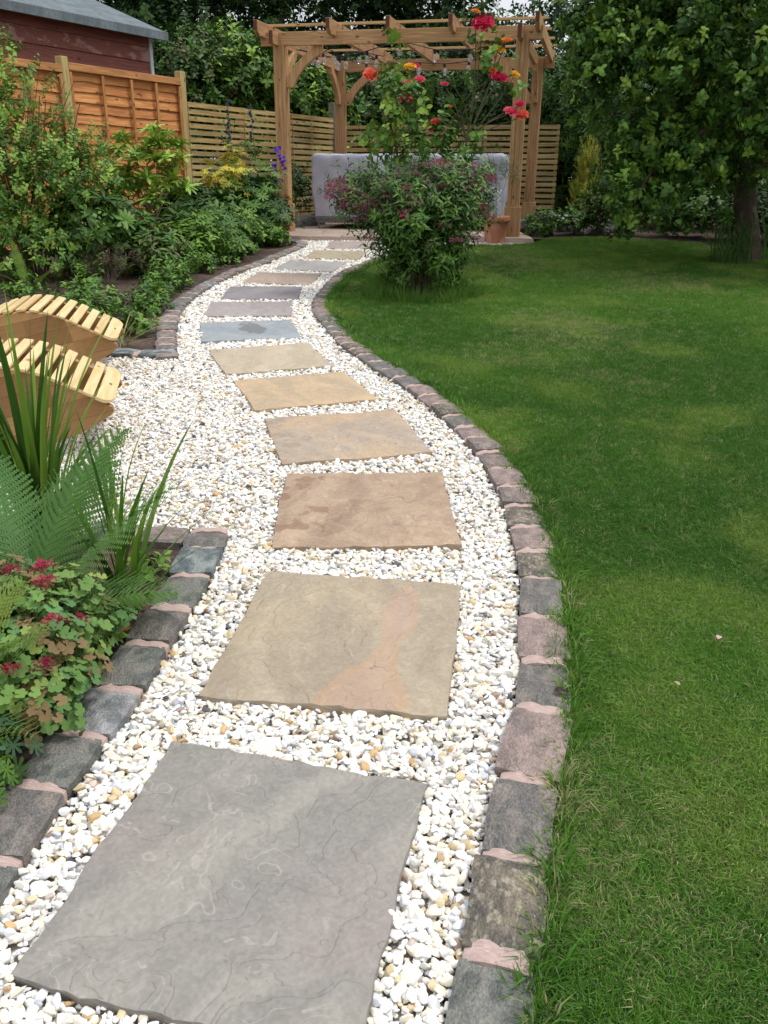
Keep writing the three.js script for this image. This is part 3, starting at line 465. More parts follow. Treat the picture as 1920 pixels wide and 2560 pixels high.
// ---------- shed ----------
M.shed = woodMat([138, 84, 70], [110, 62, 52], { seed: 16, knots: 3, blotch: 0.5, bump: 0.003 });
{
  const t0 = woodTex([140, 80, 72], [108, 58, 52], { seed: 17, knots: 2 });
  const worn = tex(1024, 256, (u, v) => { const n = fbm(u * 22, v * 7, 5, 161, 22, 7), f = fbm(u * 90, v * 60, 2, 163, 90, 60); const m = sstep(0.52, 0.68, n * 0.8 + f * 0.2 + 0.07 * Math.sin(u * 6.283 * 2)); return mixc(mixc([112, 64, 54], [138, 84, 70], f), [176, 156, 146], m * 0.55); });
  const wornMat = new THREE.MeshStandardMaterial({ map: worn, bumpMap: t0.bump, bumpScale: 0.003, roughness: 0.85 });
  M.felt = new THREE.MeshStandardMaterial({ map: tex(256, 256, (u, v) => { const n = fbm(u * 8, v * 8, 4, 171, 8, 8), f = fbm(u * 100, v * 100, 2, 173, 100, 100); return mixc([74, 82, 86], [128, 138, 142], clamp(n * 0.7 + f * 0.7 - 0.2, 0, 1)); }), roughness: 0.95 });
  const ry = Math.atan2(-FU[1], FU[0]), g = thing('garden_shed', 'reddish brown weatherboard shed with grey felt roof behind the orange fence', 'shed', [-3.02, 0.74, -12.1], ry), L = 3.6, D = 2.2, bh = 0.165;
  // local x runs along the fence away from the camera, the shed lies at x < 0; local -z is away from the fence
  for (let i = 0; i < 13; i++) {
    const y = 0.02 + i * bh, m = i === 12 || i === 10 ? M.shed : i === 11 ? wornMat : R0() < 0.5 ? wornMat : M.shed;
    const b = timber(L, bh + 0.012, 0.016, { round: 0.003 }); b.rotateX(-0.085); mesh('weatherboard', place(b, -L / 2, y + bh / 2, 0.008), m, g);
    const e = timber(0.016, bh + 0.012, D, { round: 0.003 }); e.rotateZ(0.085); mesh('weatherboard', place(e, 0.004, y + bh / 2, -D / 2), m, g);
  }
  mesh('corner_trim', place(timber(0.05, 2.14, 0.03, { round: 0.003 }), 0.012, 1.07, 0.022), new THREE.MeshStandardMaterial({ color: lin(0.5, 0.53, 0.53), roughness: 0.8 }), g);
  mesh('back_wall', place(new THREE.BoxGeometry(L, 2.1, 0.03), -L / 2, 1.05, -D), M.shed, g); mesh('end_wall', place(new THREE.BoxGeometry(0.03, 2.1, D), -L, 1.05, -D / 2), M.shed, g);
  const pit = 0.36, half = D / 2 + 0.16, len = half / Math.cos(pit);
  for (const s of [1, -1]) { const q = new RoundedBoxGeometry(L + 0.3, 0.05, len + 0.02, 1, 0.012); triUV(q, 0.8); q.rotateX(s * pit); mesh('roof_sheet', place(q, -L / 2 + 0.02, 2.17 + half * Math.tan(pit) / 2 - 0.02, -D / 2 + s * half / 2), M.felt, g); }
  const gb = new THREE.Shape(); gb.moveTo(-D / 2, 0); gb.lineTo(D / 2, 0); gb.lineTo(0, D / 2 * Math.tan(pit)); gb.closePath();
  const ge = new THREE.ExtrudeGeometry(gb, { depth: 0.016, bevelEnabled: false }); ge.rotateY(Math.PI / 2); mesh('gable', place(ge, -0.012, 2.14, -D / 2), M.shed, g);
  const fa = new RoundedBoxGeometry(L + 0.3, 0.1, 0.025, 1, 0.006); triUV(fa, 0.8); mesh('eave_felt', place(fa, -L / 2 + 0.02, 2.125, 0.18), M.felt, g);
}
// ---------- covered sofa ----------
{
  const g = thing('covered_sofa', 'corner sofa under a pale grey weather cover on the patio', 'sofa', PO, PA);
  const cloth = tex(256, 256, (u, v) => { const n = fbm(u * 6, v * 6, 4, 181, 6, 6), f = fbm(u * 90, v * 90, 2, 183, 90, 90); return mixc([150, 152, 166], [186, 188, 200], clamp(n * 0.7 + f * 0.5 - 0.1, 0, 1)); });
  M.cover = new THREE.MeshStandardMaterial({ map: cloth, roughness: 0.8 });
  function drape(x0, x1, y0, y1, z0, z1, s, flare) {
    const g = new THREE.BoxGeometry(1, 1, 1, 26, 16, 26), p = g.attributes.position, w = x1 - x0, h = y1 - y0, d = z1 - z0, rad = 0.09;
    for (let i = 0; i < p.count; i++) {
      let x = p.getX(i) * w, y = p.getY(i) * h, z = p.getZ(i) * d; const c = V(clamp(x, -w / 2 + rad, w / 2 - rad), clamp(y, -h / 2, h / 2 - rad), clamp(z, -d / 2 + rad, d / 2 - rad)), o = V(x, y, z).sub(c);
      if (o.length() > rad) { o.setLength(rad); } x = c.x + o.x; y = c.y + o.y; z = c.z + o.z;
      const t = 0.5 - y / h, k = 1 - flare * t; const X = (x0 + x1) / 2 + x * k, Z = (z0 + z1) / 2 + z * k;
      const fold = (fbm(X * 5 + Z * 4 + 30, y * 1.5 + 20, 3, s) - 0.5) * 0.13 * (0.3 + t) + (fbm(X * 12 + y * 9 + 20, Z * 12 - y * 6 + 30, 3, s + 5) - 0.5) * 0.03, n = o.lengthSq() > 1e-8 ? o.clone().normalize() : V(0, 1, 0);
      const sag = y > h / 2 - 0.001 ? -0.05 * (fbm(X * 3 + 40, Z * 3 + 40, 2, s + 9)) : 0;
      p.setXYZ(i, X + n.x * fold, (y0 + y1) / 2 + y + n.y * fold * 0.6 + sag, Z + n.z * fold);
    }
    g.computeVertexNormals(); triUV(g, 0.7); return g;
  }
  const cv = mesh('cover', drape(0.1, 0.98, 0.16, 0.95, -2.2, -0.72, 191, 0.09), M.cover, g); tag(cv, 'pale grey cover with soft folds and drooping corner');
  mesh('back_cover', drape(0.75, 2.62, 0.16, 0.97, -2.28, -1.45, 195, 0.04), M.cover, g); mesh('seat_cover', drape(1.75, 2.6, 0.14, 0.55, -1.62, -0.95, 199, 0.05), M.cover, g);
  M.wicker = new THREE.MeshStandardMaterial({ color: lin(0.16, 0.15, 0.14), roughness: 0.7 });
  const wv = []; for (let i = 0; i < 16; i++) wv.push(place(new THREE.TorusGeometry(0.035, 0.006, 4, 8), 0.2 + i * 0.045, 0.115, -0.77)); mesh('wicker_base', merge([place(new THREE.BoxGeometry(0.76, 0.09, 1.3), 0.54, 0.125, -1.46), place(new THREE.BoxGeometry(1.8, 0.09, 0.7), 1.7, 0.122, -1.86), ...wv]), M.wicker, g);
  for (const [x, z] of [[0.19, -0.8], [0.88, -0.8], [0.19, -2.1], [0.9, -2.1], [1.8, -1.0], [2.5, -1.0], [2.5, -2.1]]) mesh('leg', place(new THREE.CylinderGeometry(0.018, 0.014, 0.12, 8), x, 0.06, z), M.wicker, g);
}
// ---------- terracotta pot ----------
M.clay = new THREE.MeshStandardMaterial({ map: tex(256, 256, (u, v) => { const n = fbm(u * 7, v * 4, 4, 201, 7, 4), l = fbm(u * 9, v * 6, 4, 205, 9, 6); return mixc(mixc([158, 98, 72], [182, 124, 94], n), [196, 160, 138], sstep(0.55, 0.7, l) * 0.5); }), roughness: 0.9 });
{
  const x = 1.28, z = -10.56, y = hgt(x, z) - 0.03, g = thing('plant_pot', 'terracotta pot with rolled rim standing by the pergola post', 'plant pot', [x, y, z]); g.scale.set(1.08, 1.22, 1.08);
  mesh('body', new THREE.LatheGeometry([[0, 0], [0.1, 0], [0.105, 0.01], [0.136, 0.215], [0.125, 0.225], [0.1, 0.2], [0, 0.19]].map(p => new THREE.Vector2(...p)), 28), M.clay, g);
  mesh('rim', new THREE.LatheGeometry([[0.13, 0.205], [0.153, 0.207], [0.158, 0.225], [0.155, 0.255], [0.145, 0.262], [0.132, 0.255], [0.128, 0.21]].map(p => new THREE.Vector2(...p)), 28), M.clay, g);
  mesh('potting_soil', new THREE.CircleGeometry(0.13, 20).rotateX(-Math.PI / 2).translate(0, 0.235, 0), M.soil, g);
}
// ---------- rocks ----------
function rockGeo(s) { const g = new THREE.IcosahedronGeometry(1, 3), p = g.attributes.position; for (let i = 0; i < p.count; i++) { const v = V(p.getX(i), p.getY(i), p.getZ(i)), k = 0.75 + 0.55 * fbm(v.x * 1.4 + 9, v.y * 1.4 + v.z * 1.7 + 9, 4, s); v.multiplyScalar(k); p.setXYZ(i, v.x, v.y, v.z); } g.computeVertexNormals(); return g; }
{
  const geos = [1, 2, 3, 4].map(i => rockGeo(800 + i)), r = rng(51);
  const put = (x, z, s, m, label) => { const o = mesh('rock', geos[Math.floor(r() * 4)], settLooks[m]); o.position.set(x, bedH(x, z) + s * 0.18, z); o.scale.set(s * rr(r, 0.9, 1.3), s * rr(r, 0.6, 0.8), s); o.rotation.set(0, r() * 6, rr(r, -0.2, 0.2)); tag(o, label, 'rock', label.includes('sofa') ? 'rocks beside the sofa' : 'rockery stones by the border'); };
  for (const [x, z, s, l] of [[-1.32, -12.5, 0.17, 'dark rough rock between pergola post and covered sofa'], [-1.2, -12.95, 0.2, 'larger dark rock against the fence beside the sofa'], [-1.12, -13.3, 0.16, 'dark rock in the fence corner behind the sofa']]) put(x, z, s, 0, l);
  for (const [x, z, s, l] of [[2.15, -12.1, 0.2, 'grey rockery stone touching the rear pergola post'], [2.5, -12.3, 0.23, 'grey rockery stone next to the post-side stone'], [2.85, -12.2, 0.24, 'broad grey rockery stone in front of the golden conifer'], [3.2, -12.0, 0.18, 'small grey rockery stone past the golden conifer'], [2.4, -12.75, 0.26, 'large grey rockery stone at the foot of the back fence'], [2.0, -12.6, 0.2, 'grey rockery stone behind the rear pergola post'], [2.75, -11.8, 0.15, 'smallest grey rockery stone at the front of the rockery']]) put(x, z, s, r() < 0.5 ? 0 : 2, l);
}
// ---------- two slatted rocking loungers ----------
M.pine = woodMat([226, 203, 154], [206, 178, 124], { seed: 21, knots: 4, blotch: 0.4, bump: 0.001, rough: 0.55, knot: [150, 110, 60] });
M.pine2 = woodMat([220, 194, 142], [196, 166, 112], { seed: 22, knots: 3, blotch: 0.4, bump: 0.001, rough: 0.55, knot: [150, 110, 60] });
M.glued = (() => { const t = woodTex([186, 128, 72], [158, 102, 54], { seed: 23, knots: 3 }); const m = tex(1024, 512, (u, v) => { const row = Math.floor(v * 9), k = Math.floor(u * 4 + hash(row, 2, 7)), s = hash(k, row, 9), n = fbm(u * 20, v * 160, 3, 211), b = fbm(u * 3, v * 3, 3, 213); const e = (v * 9) % 1; let c = mixc([142, 104, 62], [188, 148, 96], clamp(-0.05 + s * 1.05 + (n - 0.5) * 0.5 + (b - 0.5) * 0.2, 0, 1)); if (e < 0.03) c = mixc(c, [96, 58, 28], 0.5); return c; }); return new THREE.MeshStandardMaterial({ map: m, roughness: 0.5 }); })();
M.slot = new THREE.MeshStandardMaterial({ color: lin(0.22, 0.22, 0.26), metalness: 0.6, roughness: 0.4 });
function lounger(label, x, z, seed) {
  const g = thing('wooden_lounger', label, 'lounger', [x, hgt(x, z) - 0.02, z], 0.219, 'pair of slatted wooden loungers'), r = rng(seed);
  g.rotation.set(0, 0.219, 0);
  const top = new THREE.CatmullRomCurve3([[0.03, 0.21], [-0.1, 0.275], [-0.25, 0.345], [-0.4, 0.372], [-0.55, 0.345], [-0.7, 0.275], [-0.85, 0.205], [-1.05, 0.17], [-1.25, 0.215], [-1.45, 0.34], [-1.65, 0.5], [-1.8, 0.63]].map(p => V(p[0], p[1], 0))), LT = top.getLength();
  const sh = new THREE.Shape(), tp = top.getPoints(60); sh.moveTo(tp[0].x - 0.02, tp[0].y - 0.016); tp.slice(1).forEach(p => sh.lineTo(p.x, p.y - 0.016));
  sh.lineTo(-1.83, 0.56); sh.quadraticCurveTo(-1.55, 0.12, -1.1, 0.025); sh.quadraticCurveTo(-0.75, -0.005, -0.42, 0.012); sh.quadraticCurveTo(-0.12, 0.04, 0.035, 0.165); sh.quadraticCurveTo(0.04, 0.19, tp[0].x - 0.02, tp[0].y - 0.016);
  const pg = new THREE.ExtrudeGeometry(sh, { depth: 0.03, bevelEnabled: true, bevelSize: 0.003, bevelThickness: 0.003, bevelSegments: 1 }); const uv = pg.attributes.uv, pp = pg.attributes.position; for (let i = 0; i < uv.count; i++) uv.setXY(i, (pp.getX(i) + pp.getY(i) * 0.25) / 1.3 + 0.1, (pp.getY(i) - pp.getX(i) * 0.22) / 0.72);
  for (const s of [0.225, -0.255]) mesh('side_panel', pg.clone().translate(0, 0, s), M.glued, g);
  for (const [a, b] of [[-0.4, 0.3], [-1.05, 0.1], [-1.5, 0.3]]) mesh('cross_bar', place(timber(0.035, 0.05, 0.47, { round: 0.004 }), a, b, 0), M.pine2, g);
  const n = Math.floor(LT / 0.064);
  for (let i = 0; i < n; i++) {
    const u = (i * 0.064 + 0.026) / LT, p = top.getPointAt(u), t = top.getTangentAt(u), a = Math.atan2(-t.y, -t.x), w = i ? 0.043 : 0.058; let q;
    if (i) q = timber(w, 0.014, 0.6 + rr(r, -0.003, 0.003), { round: 0.004, off: [r(), r()] });
    else { const s = new THREE.Shape(), h = 0.3; s.moveTo(-w / 2, -h); s.lineTo(-0.005, -h); s.quadraticCurveTo(w / 2, -h + 0.02, w / 2 + 0.004, -h + 0.1); s.lineTo(w / 2 + 0.004, h - 0.1); s.quadraticCurveTo(w / 2, h - 0.02, -0.005, h); s.lineTo(-w / 2, h); s.closePath(); q = new THREE.ExtrudeGeometry(s, { depth: 0.012, bevelEnabled: true, bevelSize: 0.003, bevelThickness: 0.002, bevelSegments: 1 }); q.rotateX(Math.PI / 2); q.translate(0, 0.006, 0); boxUV(q, 2, [r(), r()]); }
    q.rotateZ(a); mesh('slat', place(q, p.x, p.y, 0), r() < 0.6 ? M.pine : M.pine2, g);
    if (!i) { const pl = new THREE.CapsuleGeometry(0.006, 0.018, 3, 8); pl.rotateX(Math.PI / 2); pl.scale(1, 0.25, 1); pl.translate(0.004, 0.0085, 0.02); pl.rotateZ(a); mesh('metal_slot', place(pl, p.x, p.y, 0), M.slot, g); }
  }
  return g;
}
lounger('slatted wooden rocking lounger against the short row of dark edging blocks', -1.5, -4.72, 1);
lounger('slatted wooden rocking lounger partly behind the tall sword leaves and fern', -1.19, -3.6, 2);
// ---------- foliage kit ----------
function leafMat(o = {}) { return new THREE.MeshPhysicalMaterial({ color: 0xffffff, roughness: o.rough ?? 0.5, transmission: o.through ?? 0.3, thickness: 0, specularIntensity: o.spec ?? 0.4, side: THREE.DoubleSide }); }
M.leaf = leafMat(); M.gloss = leafMat({ rough: 0.5, through: 0.25, spec: 0.4 }); M.soft = leafMat({ rough: 0.7, through: 0.35, spec: 0.35 }); M.petal = leafMat({ rough: 0.8, through: 0.4, spec: 0.2 });
M.bark = new THREE.MeshStandardMaterial({ map: tex(256, 256, (u, v) => { const n = fbm(u * 14, v * 5, 4, 221, 14, 5), l = fbm(u * 8, v * 8, 4, 225, 8, 8); return mixc(mixc([52, 42, 34], [104, 90, 74], n), [120, 124, 104], sstep(0.56, 0.7, l) * 0.5); }), bumpMap: tex(256, 256, (u, v) => { const q = 255 * fbm(u * 14, v * 5, 5, 221, 14, 5); return [q, q, q]; }, false), bumpScale: 0.02, roughness: 0.95 });
M.twig = new THREE.MeshStandardMaterial({ color: lin(0.11, 0.075, 0.045), roughness: 0.9 });
M.palestem = new THREE.MeshStandardMaterial({ color: lin(0.3, 0.24, 0.17), roughness: 0.85 });
M.greenstem = new THREE.MeshStandardMaterial({ color: lin(0.09, 0.15, 0.035), roughness: 0.7 });
class Bits {                                          // collects triangles of leaves
  constructor() { this.p = []; this.i = []; }
  tri(pts, faces) { const k = this.p.length / 3; for (const q of pts) this.p.push(q.x, q.y, q.z); for (const f of faces) this.i.push(k + f[0], k + f[1], k + f[2]); }
  geo() { const g = new THREE.BufferGeometry(); g.setAttribute('position', new THREE.Float32BufferAttribute(this.p, 3)); g.setIndex(this.i); g.computeVertexNormals(); return g; }
}
const frameOf = (dir, up = V(0, 1, 0)) => { const y = dir.clone().normalize(); let x = V().crossVectors(y, up); if (x.lengthSq() < 1e-4) x.set(1, 0, 0); x.normalize(); const z = V().crossVectors(x, y).normalize(); return new THREE.Matrix4().makeBasis(x, y, z); };
// leaf along +Y of frame m: prof = half widths at 1/4, 1/2, 3/4
function addLeaf(b, at, dir, L, W, o = {}) {
  const m = frameOf(dir, o.up ?? V(0, 1, 0)), fold = o.fold ?? 0.25, droop = o.droop ?? 0.25, pr = o.prof ?? [0.8, 1, 0.7], pts = [], P = (x, y, z) => V(x, y, z).applyMatrix4(m).add(at);
  pts.push(P(0, 0, 0)); [0.28, 0.55, 0.8].forEach((t, k) => { const w = W * 0.5 * pr[k], d = -droop * L * t * t; pts.push(P(-w, L * t, d + w * fold), P(0, L * t, d), P(w, L * t, d + w * fold)); }); pts.push(P(0, L, -droop * L));
  b.tri(pts, [[0, 2, 1], [0, 3, 2], [1, 2, 5], [1, 5, 4], [2, 3, 6], [2, 6, 5], [4, 5, 8], [4, 8, 7], [5, 6, 9], [5, 9, 8], [7, 8, 10], [8, 9, 10]]);
}
function addSmall(b, at, dir, L, W, o = {}) {         // four triangles
  const m = frameOf(dir, o.up ?? V(0, 1, 0)), f = o.fold ?? 0.25, d = o.droop ?? 0.25, P = (x, y, z) => V(x, y, z).applyMatrix4(m).add(at), t = o.mid ?? 0.45;
  b.tri([P(0, 0, 0), P(-W / 2, L * t, W * f / 2 - d * L * 0.2), P(0, L * t, -d * L * 0.2), P(W / 2, L * t, W * f / 2 - d * L * 0.2), P(0, L, -d * L)], [[0, 2, 1], [0, 3, 2], [1, 2, 4], [2, 3, 4]]);
}
function addStem(b, a, c, w) { const d = c.clone().sub(a), m = frameOf(d), x = V(1, 0, 0).applyMatrix4(m).multiplyScalar(w), z = V(0, 0, 1).applyMatrix4(m).multiplyScalar(w), n = x.clone().negate().sub(z); b.tri([a.clone().add(x), a.clone().add(z), a.clone().add(n), c.clone().addScaledVector(x, 0.5), c.clone().addScaledVector(z, 0.5), c.clone().addScaledVector(n, 0.5)], [[0, 1, 4], [0, 4, 3], [1, 2, 5], [1, 5, 4], [2, 0, 3], [2, 3, 5]]); }
function spray(seed, o) {                             // twig along +Y with leaves round it
  const r = rng(seed), b = new Bits(), len = o.len; addStem(b, V(0, 0, 0), V(0, len, 0), o.stem ?? 0.0018);
  for (let i = 0; i < o.n; i++) {
    const t = o.n === 1 ? 1 : (i + rr(r, 0, 0.5)) / o.n, a = i * 2.4 + rr(r, -0.5, 0.5), el = rr(r, o.el?.[0] ?? 0.2, o.el?.[1] ?? 0.9), dir = V(Math.cos(a) * Math.cos(el), Math.sin(el), Math.sin(a) * Math.cos(el)), s = rr(r, 0.7, 1.15);
    (o.fine ? addLeaf : addSmall)(b, V(0, len * (o.whorl ? mix(0.8, 1, t) : mix(0.1, 1, t)), 0), dir, o.L * s, o.W * s * rr(r, 0.85, 1.1), { droop: rr(r, o.droop?.[0] ?? 0.1, o.droop?.[1] ?? 0.5), fold: rr(r, 0.1, 0.45), prof: o.prof, mid: o.mid });
  }
  return b.geo();
}
function lobed(seed, o) {                             // stalks each carrying one lobed leaf, fanned
  const r = rng(seed), b = new Bits();
  for (let i = 0; i < o.n; i++) {
    const a = i * 2.4 + r(), out = rr(r, 0.1, o.spread ?? 0.5), base = V(0, 0, 0), top = V(Math.cos(a) * out * o.len, o.len * rr(r, 0.6, 1), Math.sin(a) * out * o.len); addStem(b, base, top, 0.0014);
    const nrm = V(Math.cos(a) * rr(r, 0.1, 0.7), 1, Math.sin(a) * rr(r, 0.1, 0.7)).normalize(), m = frameOf(nrm), R = o.L * rr(r, 0.7, 1.15), k = o.lobes ?? 5, pts = [top.clone()], f = [], n = k * 4;
    for (let j = 0; j <= n; j++) { const th = 0.35 + (6.283 - 0.7) * j / n, lob = Math.abs(Math.sin(j / n * Math.PI * k)), q = R * mix(o.cut ?? 0.55, 1, Math.pow(lob, 0.7)); pts.push(V(Math.sin(th) * q, (o.cup ?? 0.18) * q * (0.4 + 0.6 * hash(j, i, seed)), Math.cos(th) * q).applyMatrix4(m).add(top)); if (j) f.push([0, j, j + 1]); }
    b.tri(pts, f);
  }
  return b.geo();
}
const ONE = V(1, 1, 1), YUP = V(0, 1, 0);
function randDir(r) { const u = r() * 2 - 1, a = r() * 6.283, s = Math.sqrt(1 - u * u); return V(s * Math.cos(a), u, s * Math.sin(a)); }
function crown(parent, name, geos, mat, N, blobs, o = {}) {
  const r = rng(o.seed ?? 1), w = blobs.map(b => Math.pow(b[3] * b[4] * b[5], 2 / 3) * (b[6] ?? 1)), W = w.reduce((a, b) => a + b), lists = geos.map(() => []), cols = o.cols;
  for (let i = 0; i < N; i++) {
    let t = r() * W, k = 0; while (t > w[k] && k < w.length - 1) t -= w[k++];
    const b = blobs[k], d = randDir(r); if (d.y < -0.3 && r() < 0.5) d.y *= -1; const q = 1 - (o.depth ?? 0.55) * Math.pow(r(), 1.4), jag = 1 + (o.jag ?? 0.25) * (fbm(d.x * 2.5 + 20 + k, d.y * 2.5 + d.z * 2 + 20, 3, 231) - 0.5) * 2;
    const pos = V(b[0] + d.x * b[3] * q * jag, b[1] + d.y * b[4] * q * jag, b[2] + d.z * b[5] * q * jag); if (o.floor !== undefined && pos.y < o.floor) pos.y = o.floor + r() * 0.05; if (o.keep && !o.keep(pos)) continue;
    const dir = d.clone().multiplyScalar(o.out ?? 0.8).add(V(rr(r, -1, 1), rr(r, -1, 1), rr(r, -1, 1)).multiplyScalar(o.wild ?? 0.5)).addScaledVector(YUP, o.up ?? 0.4).normalize();
    const m = new THREE.Matrix4().makeRotationY(r() * 6.283).premultiply(frameOf(dir)); const s = rr(r, o.s0 ?? 0.8, o.s1 ?? 1.2); m.scale(V(s, s, s)); m.setPosition(pos);
    const c = cols[Math.floor(r() * cols.length)].clone()   /* leaf tone at random, wherever it grows */
      .multiplyScalar(rr(r, 0.75, 1.2));
    lists[Math.floor(r() * geos.length)].push([m, c]);
  }
  geos.forEach((g, i) => lists[i].length && inst(name, g, mat, lists[i], parent));
}
const G = { dark: lin(0.034, 0.085, 0.014), deep: lin(0.064, 0.15, 0.023), mid: lin(0.115, 0.235, 0.034), fresh: lin(0.185, 0.33, 0.048), lime: lin(0.29, 0.44, 0.065), yellow: lin(0.55, 0.5, 0.07), gold: lin(0.65, 0.55, 0.08), olive: lin(0.13, 0.14, 0.05), blue: lin(0.065, 0.14, 0.065), grey: lin(0.16, 0.2, 0.12) };
const many = (n, fn) => [...Array(n)].map((_, i) => fn(i));
const SP = {
  round: many(4, i => spray(900 + i, { n: 8, len: 0.13, L: 0.042, W: 0.03, el: [0.1, 0.9] })),
  apple: many(4, i => spray(910 + i, { n: 8, len: 0.17, L: 0.075, W: 0.052, el: [-0.2, 0.9], fine: 1, droop: [0.1, 0.7], prof: [0.85, 1, 0.7] })),
  lance: many(4, i => spray(920 + i, { n: 13, len: 0.2, L: 0.06, W: 0.019, el: [0.1, 0.8] })),
  tree: many(4, i => spray(930 + i, { n: 13, len: 0.34, L: 0.11, W: 0.075, el: [-0.2, 0.8] })),
  laurel: many(3, i => spray(940 + i, { n: 9, len: 0.2, L: 0.11, W: 0.048, el: [0.2, 1.0], fine: 1 })),
  whorl: many(3, i => spray(950 + i, { n: 13, len: 0.1, L: 0.125, W: 0.036, el: [-0.15, 0.8], whorl: 1, fine: 1, droop: [0.05, 0.45], prof: [0.7, 1, 0.8] })),
  herb: many(4, i => spray(960 + i, { n: 14, len: 0.22, L: 0.075, W: 0.026, el: [0.0, 0.8], fine: 1 })),
  rose: many(3, i => spray(970 + i, { n: 6, len: 0.13, L: 0.06, W: 0.042, el: [-0.1, 0.8], fine: 1 })),
  ground: many(3, i => spray(980 + i, { n: 8, len: 0.05, L: 0.04, W: 0.026, el: [0.0, 0.9] })),
  maple: many(3, i => lobed(990 + i, { n: 4, len: 0.09, L: 0.05, lobes: 5, cut: 0.35, cup: 0.1 })),
  gera: many(4, i => lobed(1000 + i, { n: 6, len: 0.075, L: 0.0165, lobes: 5, cut: 0.74, cup: 0.25 })),
  monk: many(3, i => lobed(1010 + i, { n: 5, len: 0.16, L: 0.075, lobes: 7, cut: 0.2, cup: 0.05, spread: 0.8 })),
  needle: many(2, i => spray(1020 + i, { n: 26, len: 0.12, L: 0.03, W: 0.006, el: [0.3, 1.0] })),
  olive: many(2, i => spray(1030 + i, { n: 12, len: 0.16, L: 0.05, W: 0.011, el: [0.2, 0.9] })) };
function stems(parent, name, base, n, h, spread, r0, mat, seed, lean = 0.25) {
  const r = rng(seed), list = many(n, () => { const a = r() * 6.283, s = rr(r, 0.2, 1) * spread, H = h * rr(r, 0.7, 1.05), x = Math.cos(a) * s, z = Math.sin(a) * s; return tube([V(base[0] + x * 0.12, base[1], base[2] + z * 0.12), V(base[0] + x * 0.4 + rr(r, -1, 1) * lean * 0.1, base[1] + H * 0.4, base[2] + z * 0.4), V(base[0] + x, base[1] + H, base[2] + z)], r0, r0 * 0.35, 6, 5); });
  return mesh(name, merge(list), mat, parent);
}
// ---------- the left bed ----------
{ // big rounded shrub over the orange fence
  const g = thing('leafy_shrub', 'large loose shrub with small rounded leaves covering the orange fence', 'shrub');
  stems(g, 'stems', [-3.1, 0.3, -7.8], 22, 1.55, 0.95, 0.011, M.twig, 301); stems(g, 'bare_shoots', [-3.25, 0.9, -8.0], 16, 1.25, 0.7, 0.006, M.twig, 302);
  const B = [[-3.15, 0.95, -7.7, 0.7, 0.5, 0.55], [-3.4, 1.35, -7.9, 0.6, 0.42, 0.5], [-2.78, 1.12, -7.85, 0.42, 0.36, 0.4], [-3.0, 0.62, -7.35, 0.55, 0.32, 0.4], [-3.75, 0.9, -7.3, 0.6, 0.6, 0.5], [-2.66, 0.85, -7.9, 0.2, 0.24, 0.25], [-3.9, 1.6, -7.8, 0.5, 0.5, 0.5]];
  crown(g, 'foliage', SP.round, M.leaf, 2300, B, { seed: 303, cols: [G.deep, G.mid, G.mid, G.fresh, G.fresh, G.deep, G.lime], depth: 0.6, jag: 0.3, wild: 0.7 });
  crown(g, 'shoots', SP.round, M.leaf, 330, [[-3.2, 1.75, -7.9, 0.42, 0.35, 0.35], [-3.3, 2.05, -7.95, 0.2, 0.3, 0.2], [-2.75, 1.45, -7.95, 0.3, 0.25, 0.25], [-2.55, 1.25, -8.0, 0.2, 0.22, 0.2]], { seed: 304, cols: [G.fresh, G.lime, G.mid], depth: 0.9, jag: 0.4, wild: 0.6 });
  const fl = new Bits(), r = rng(305); for (let i = 0; i < 9; i++) addSmall(fl, V(0, 0, 0), randDir(r), 0.026, 0.022, {}); const fg = fl.geo(), fm = leafMat({ rough: 0.8 }); fm.color = lin(0.62, 0.52, 0.2);
  for (const p of [[-2.5, 1.22, -7.72], [-2.38, 1.1, -7.8], [-2.42, 1.02, -7.75]]) { const m = mesh('blossom', fg, fm, g); m.position.set(...p); }
}
function leafThing(name, label, cat, geos, mat, N, blobs, o) { const g = thing(name, label, cat, [0, 0, 0], 0, o.group); if (o.stems) stems(g, 'stems', o.stems[0], o.stems[1], o.stems[2], o.stems[3], o.stems[4] ?? 0.006, o.stemMat ?? M.greenstem, (o.seed ?? 1) + 7); crown(g, 'foliage', geos, mat, N, blobs, o); return g; }
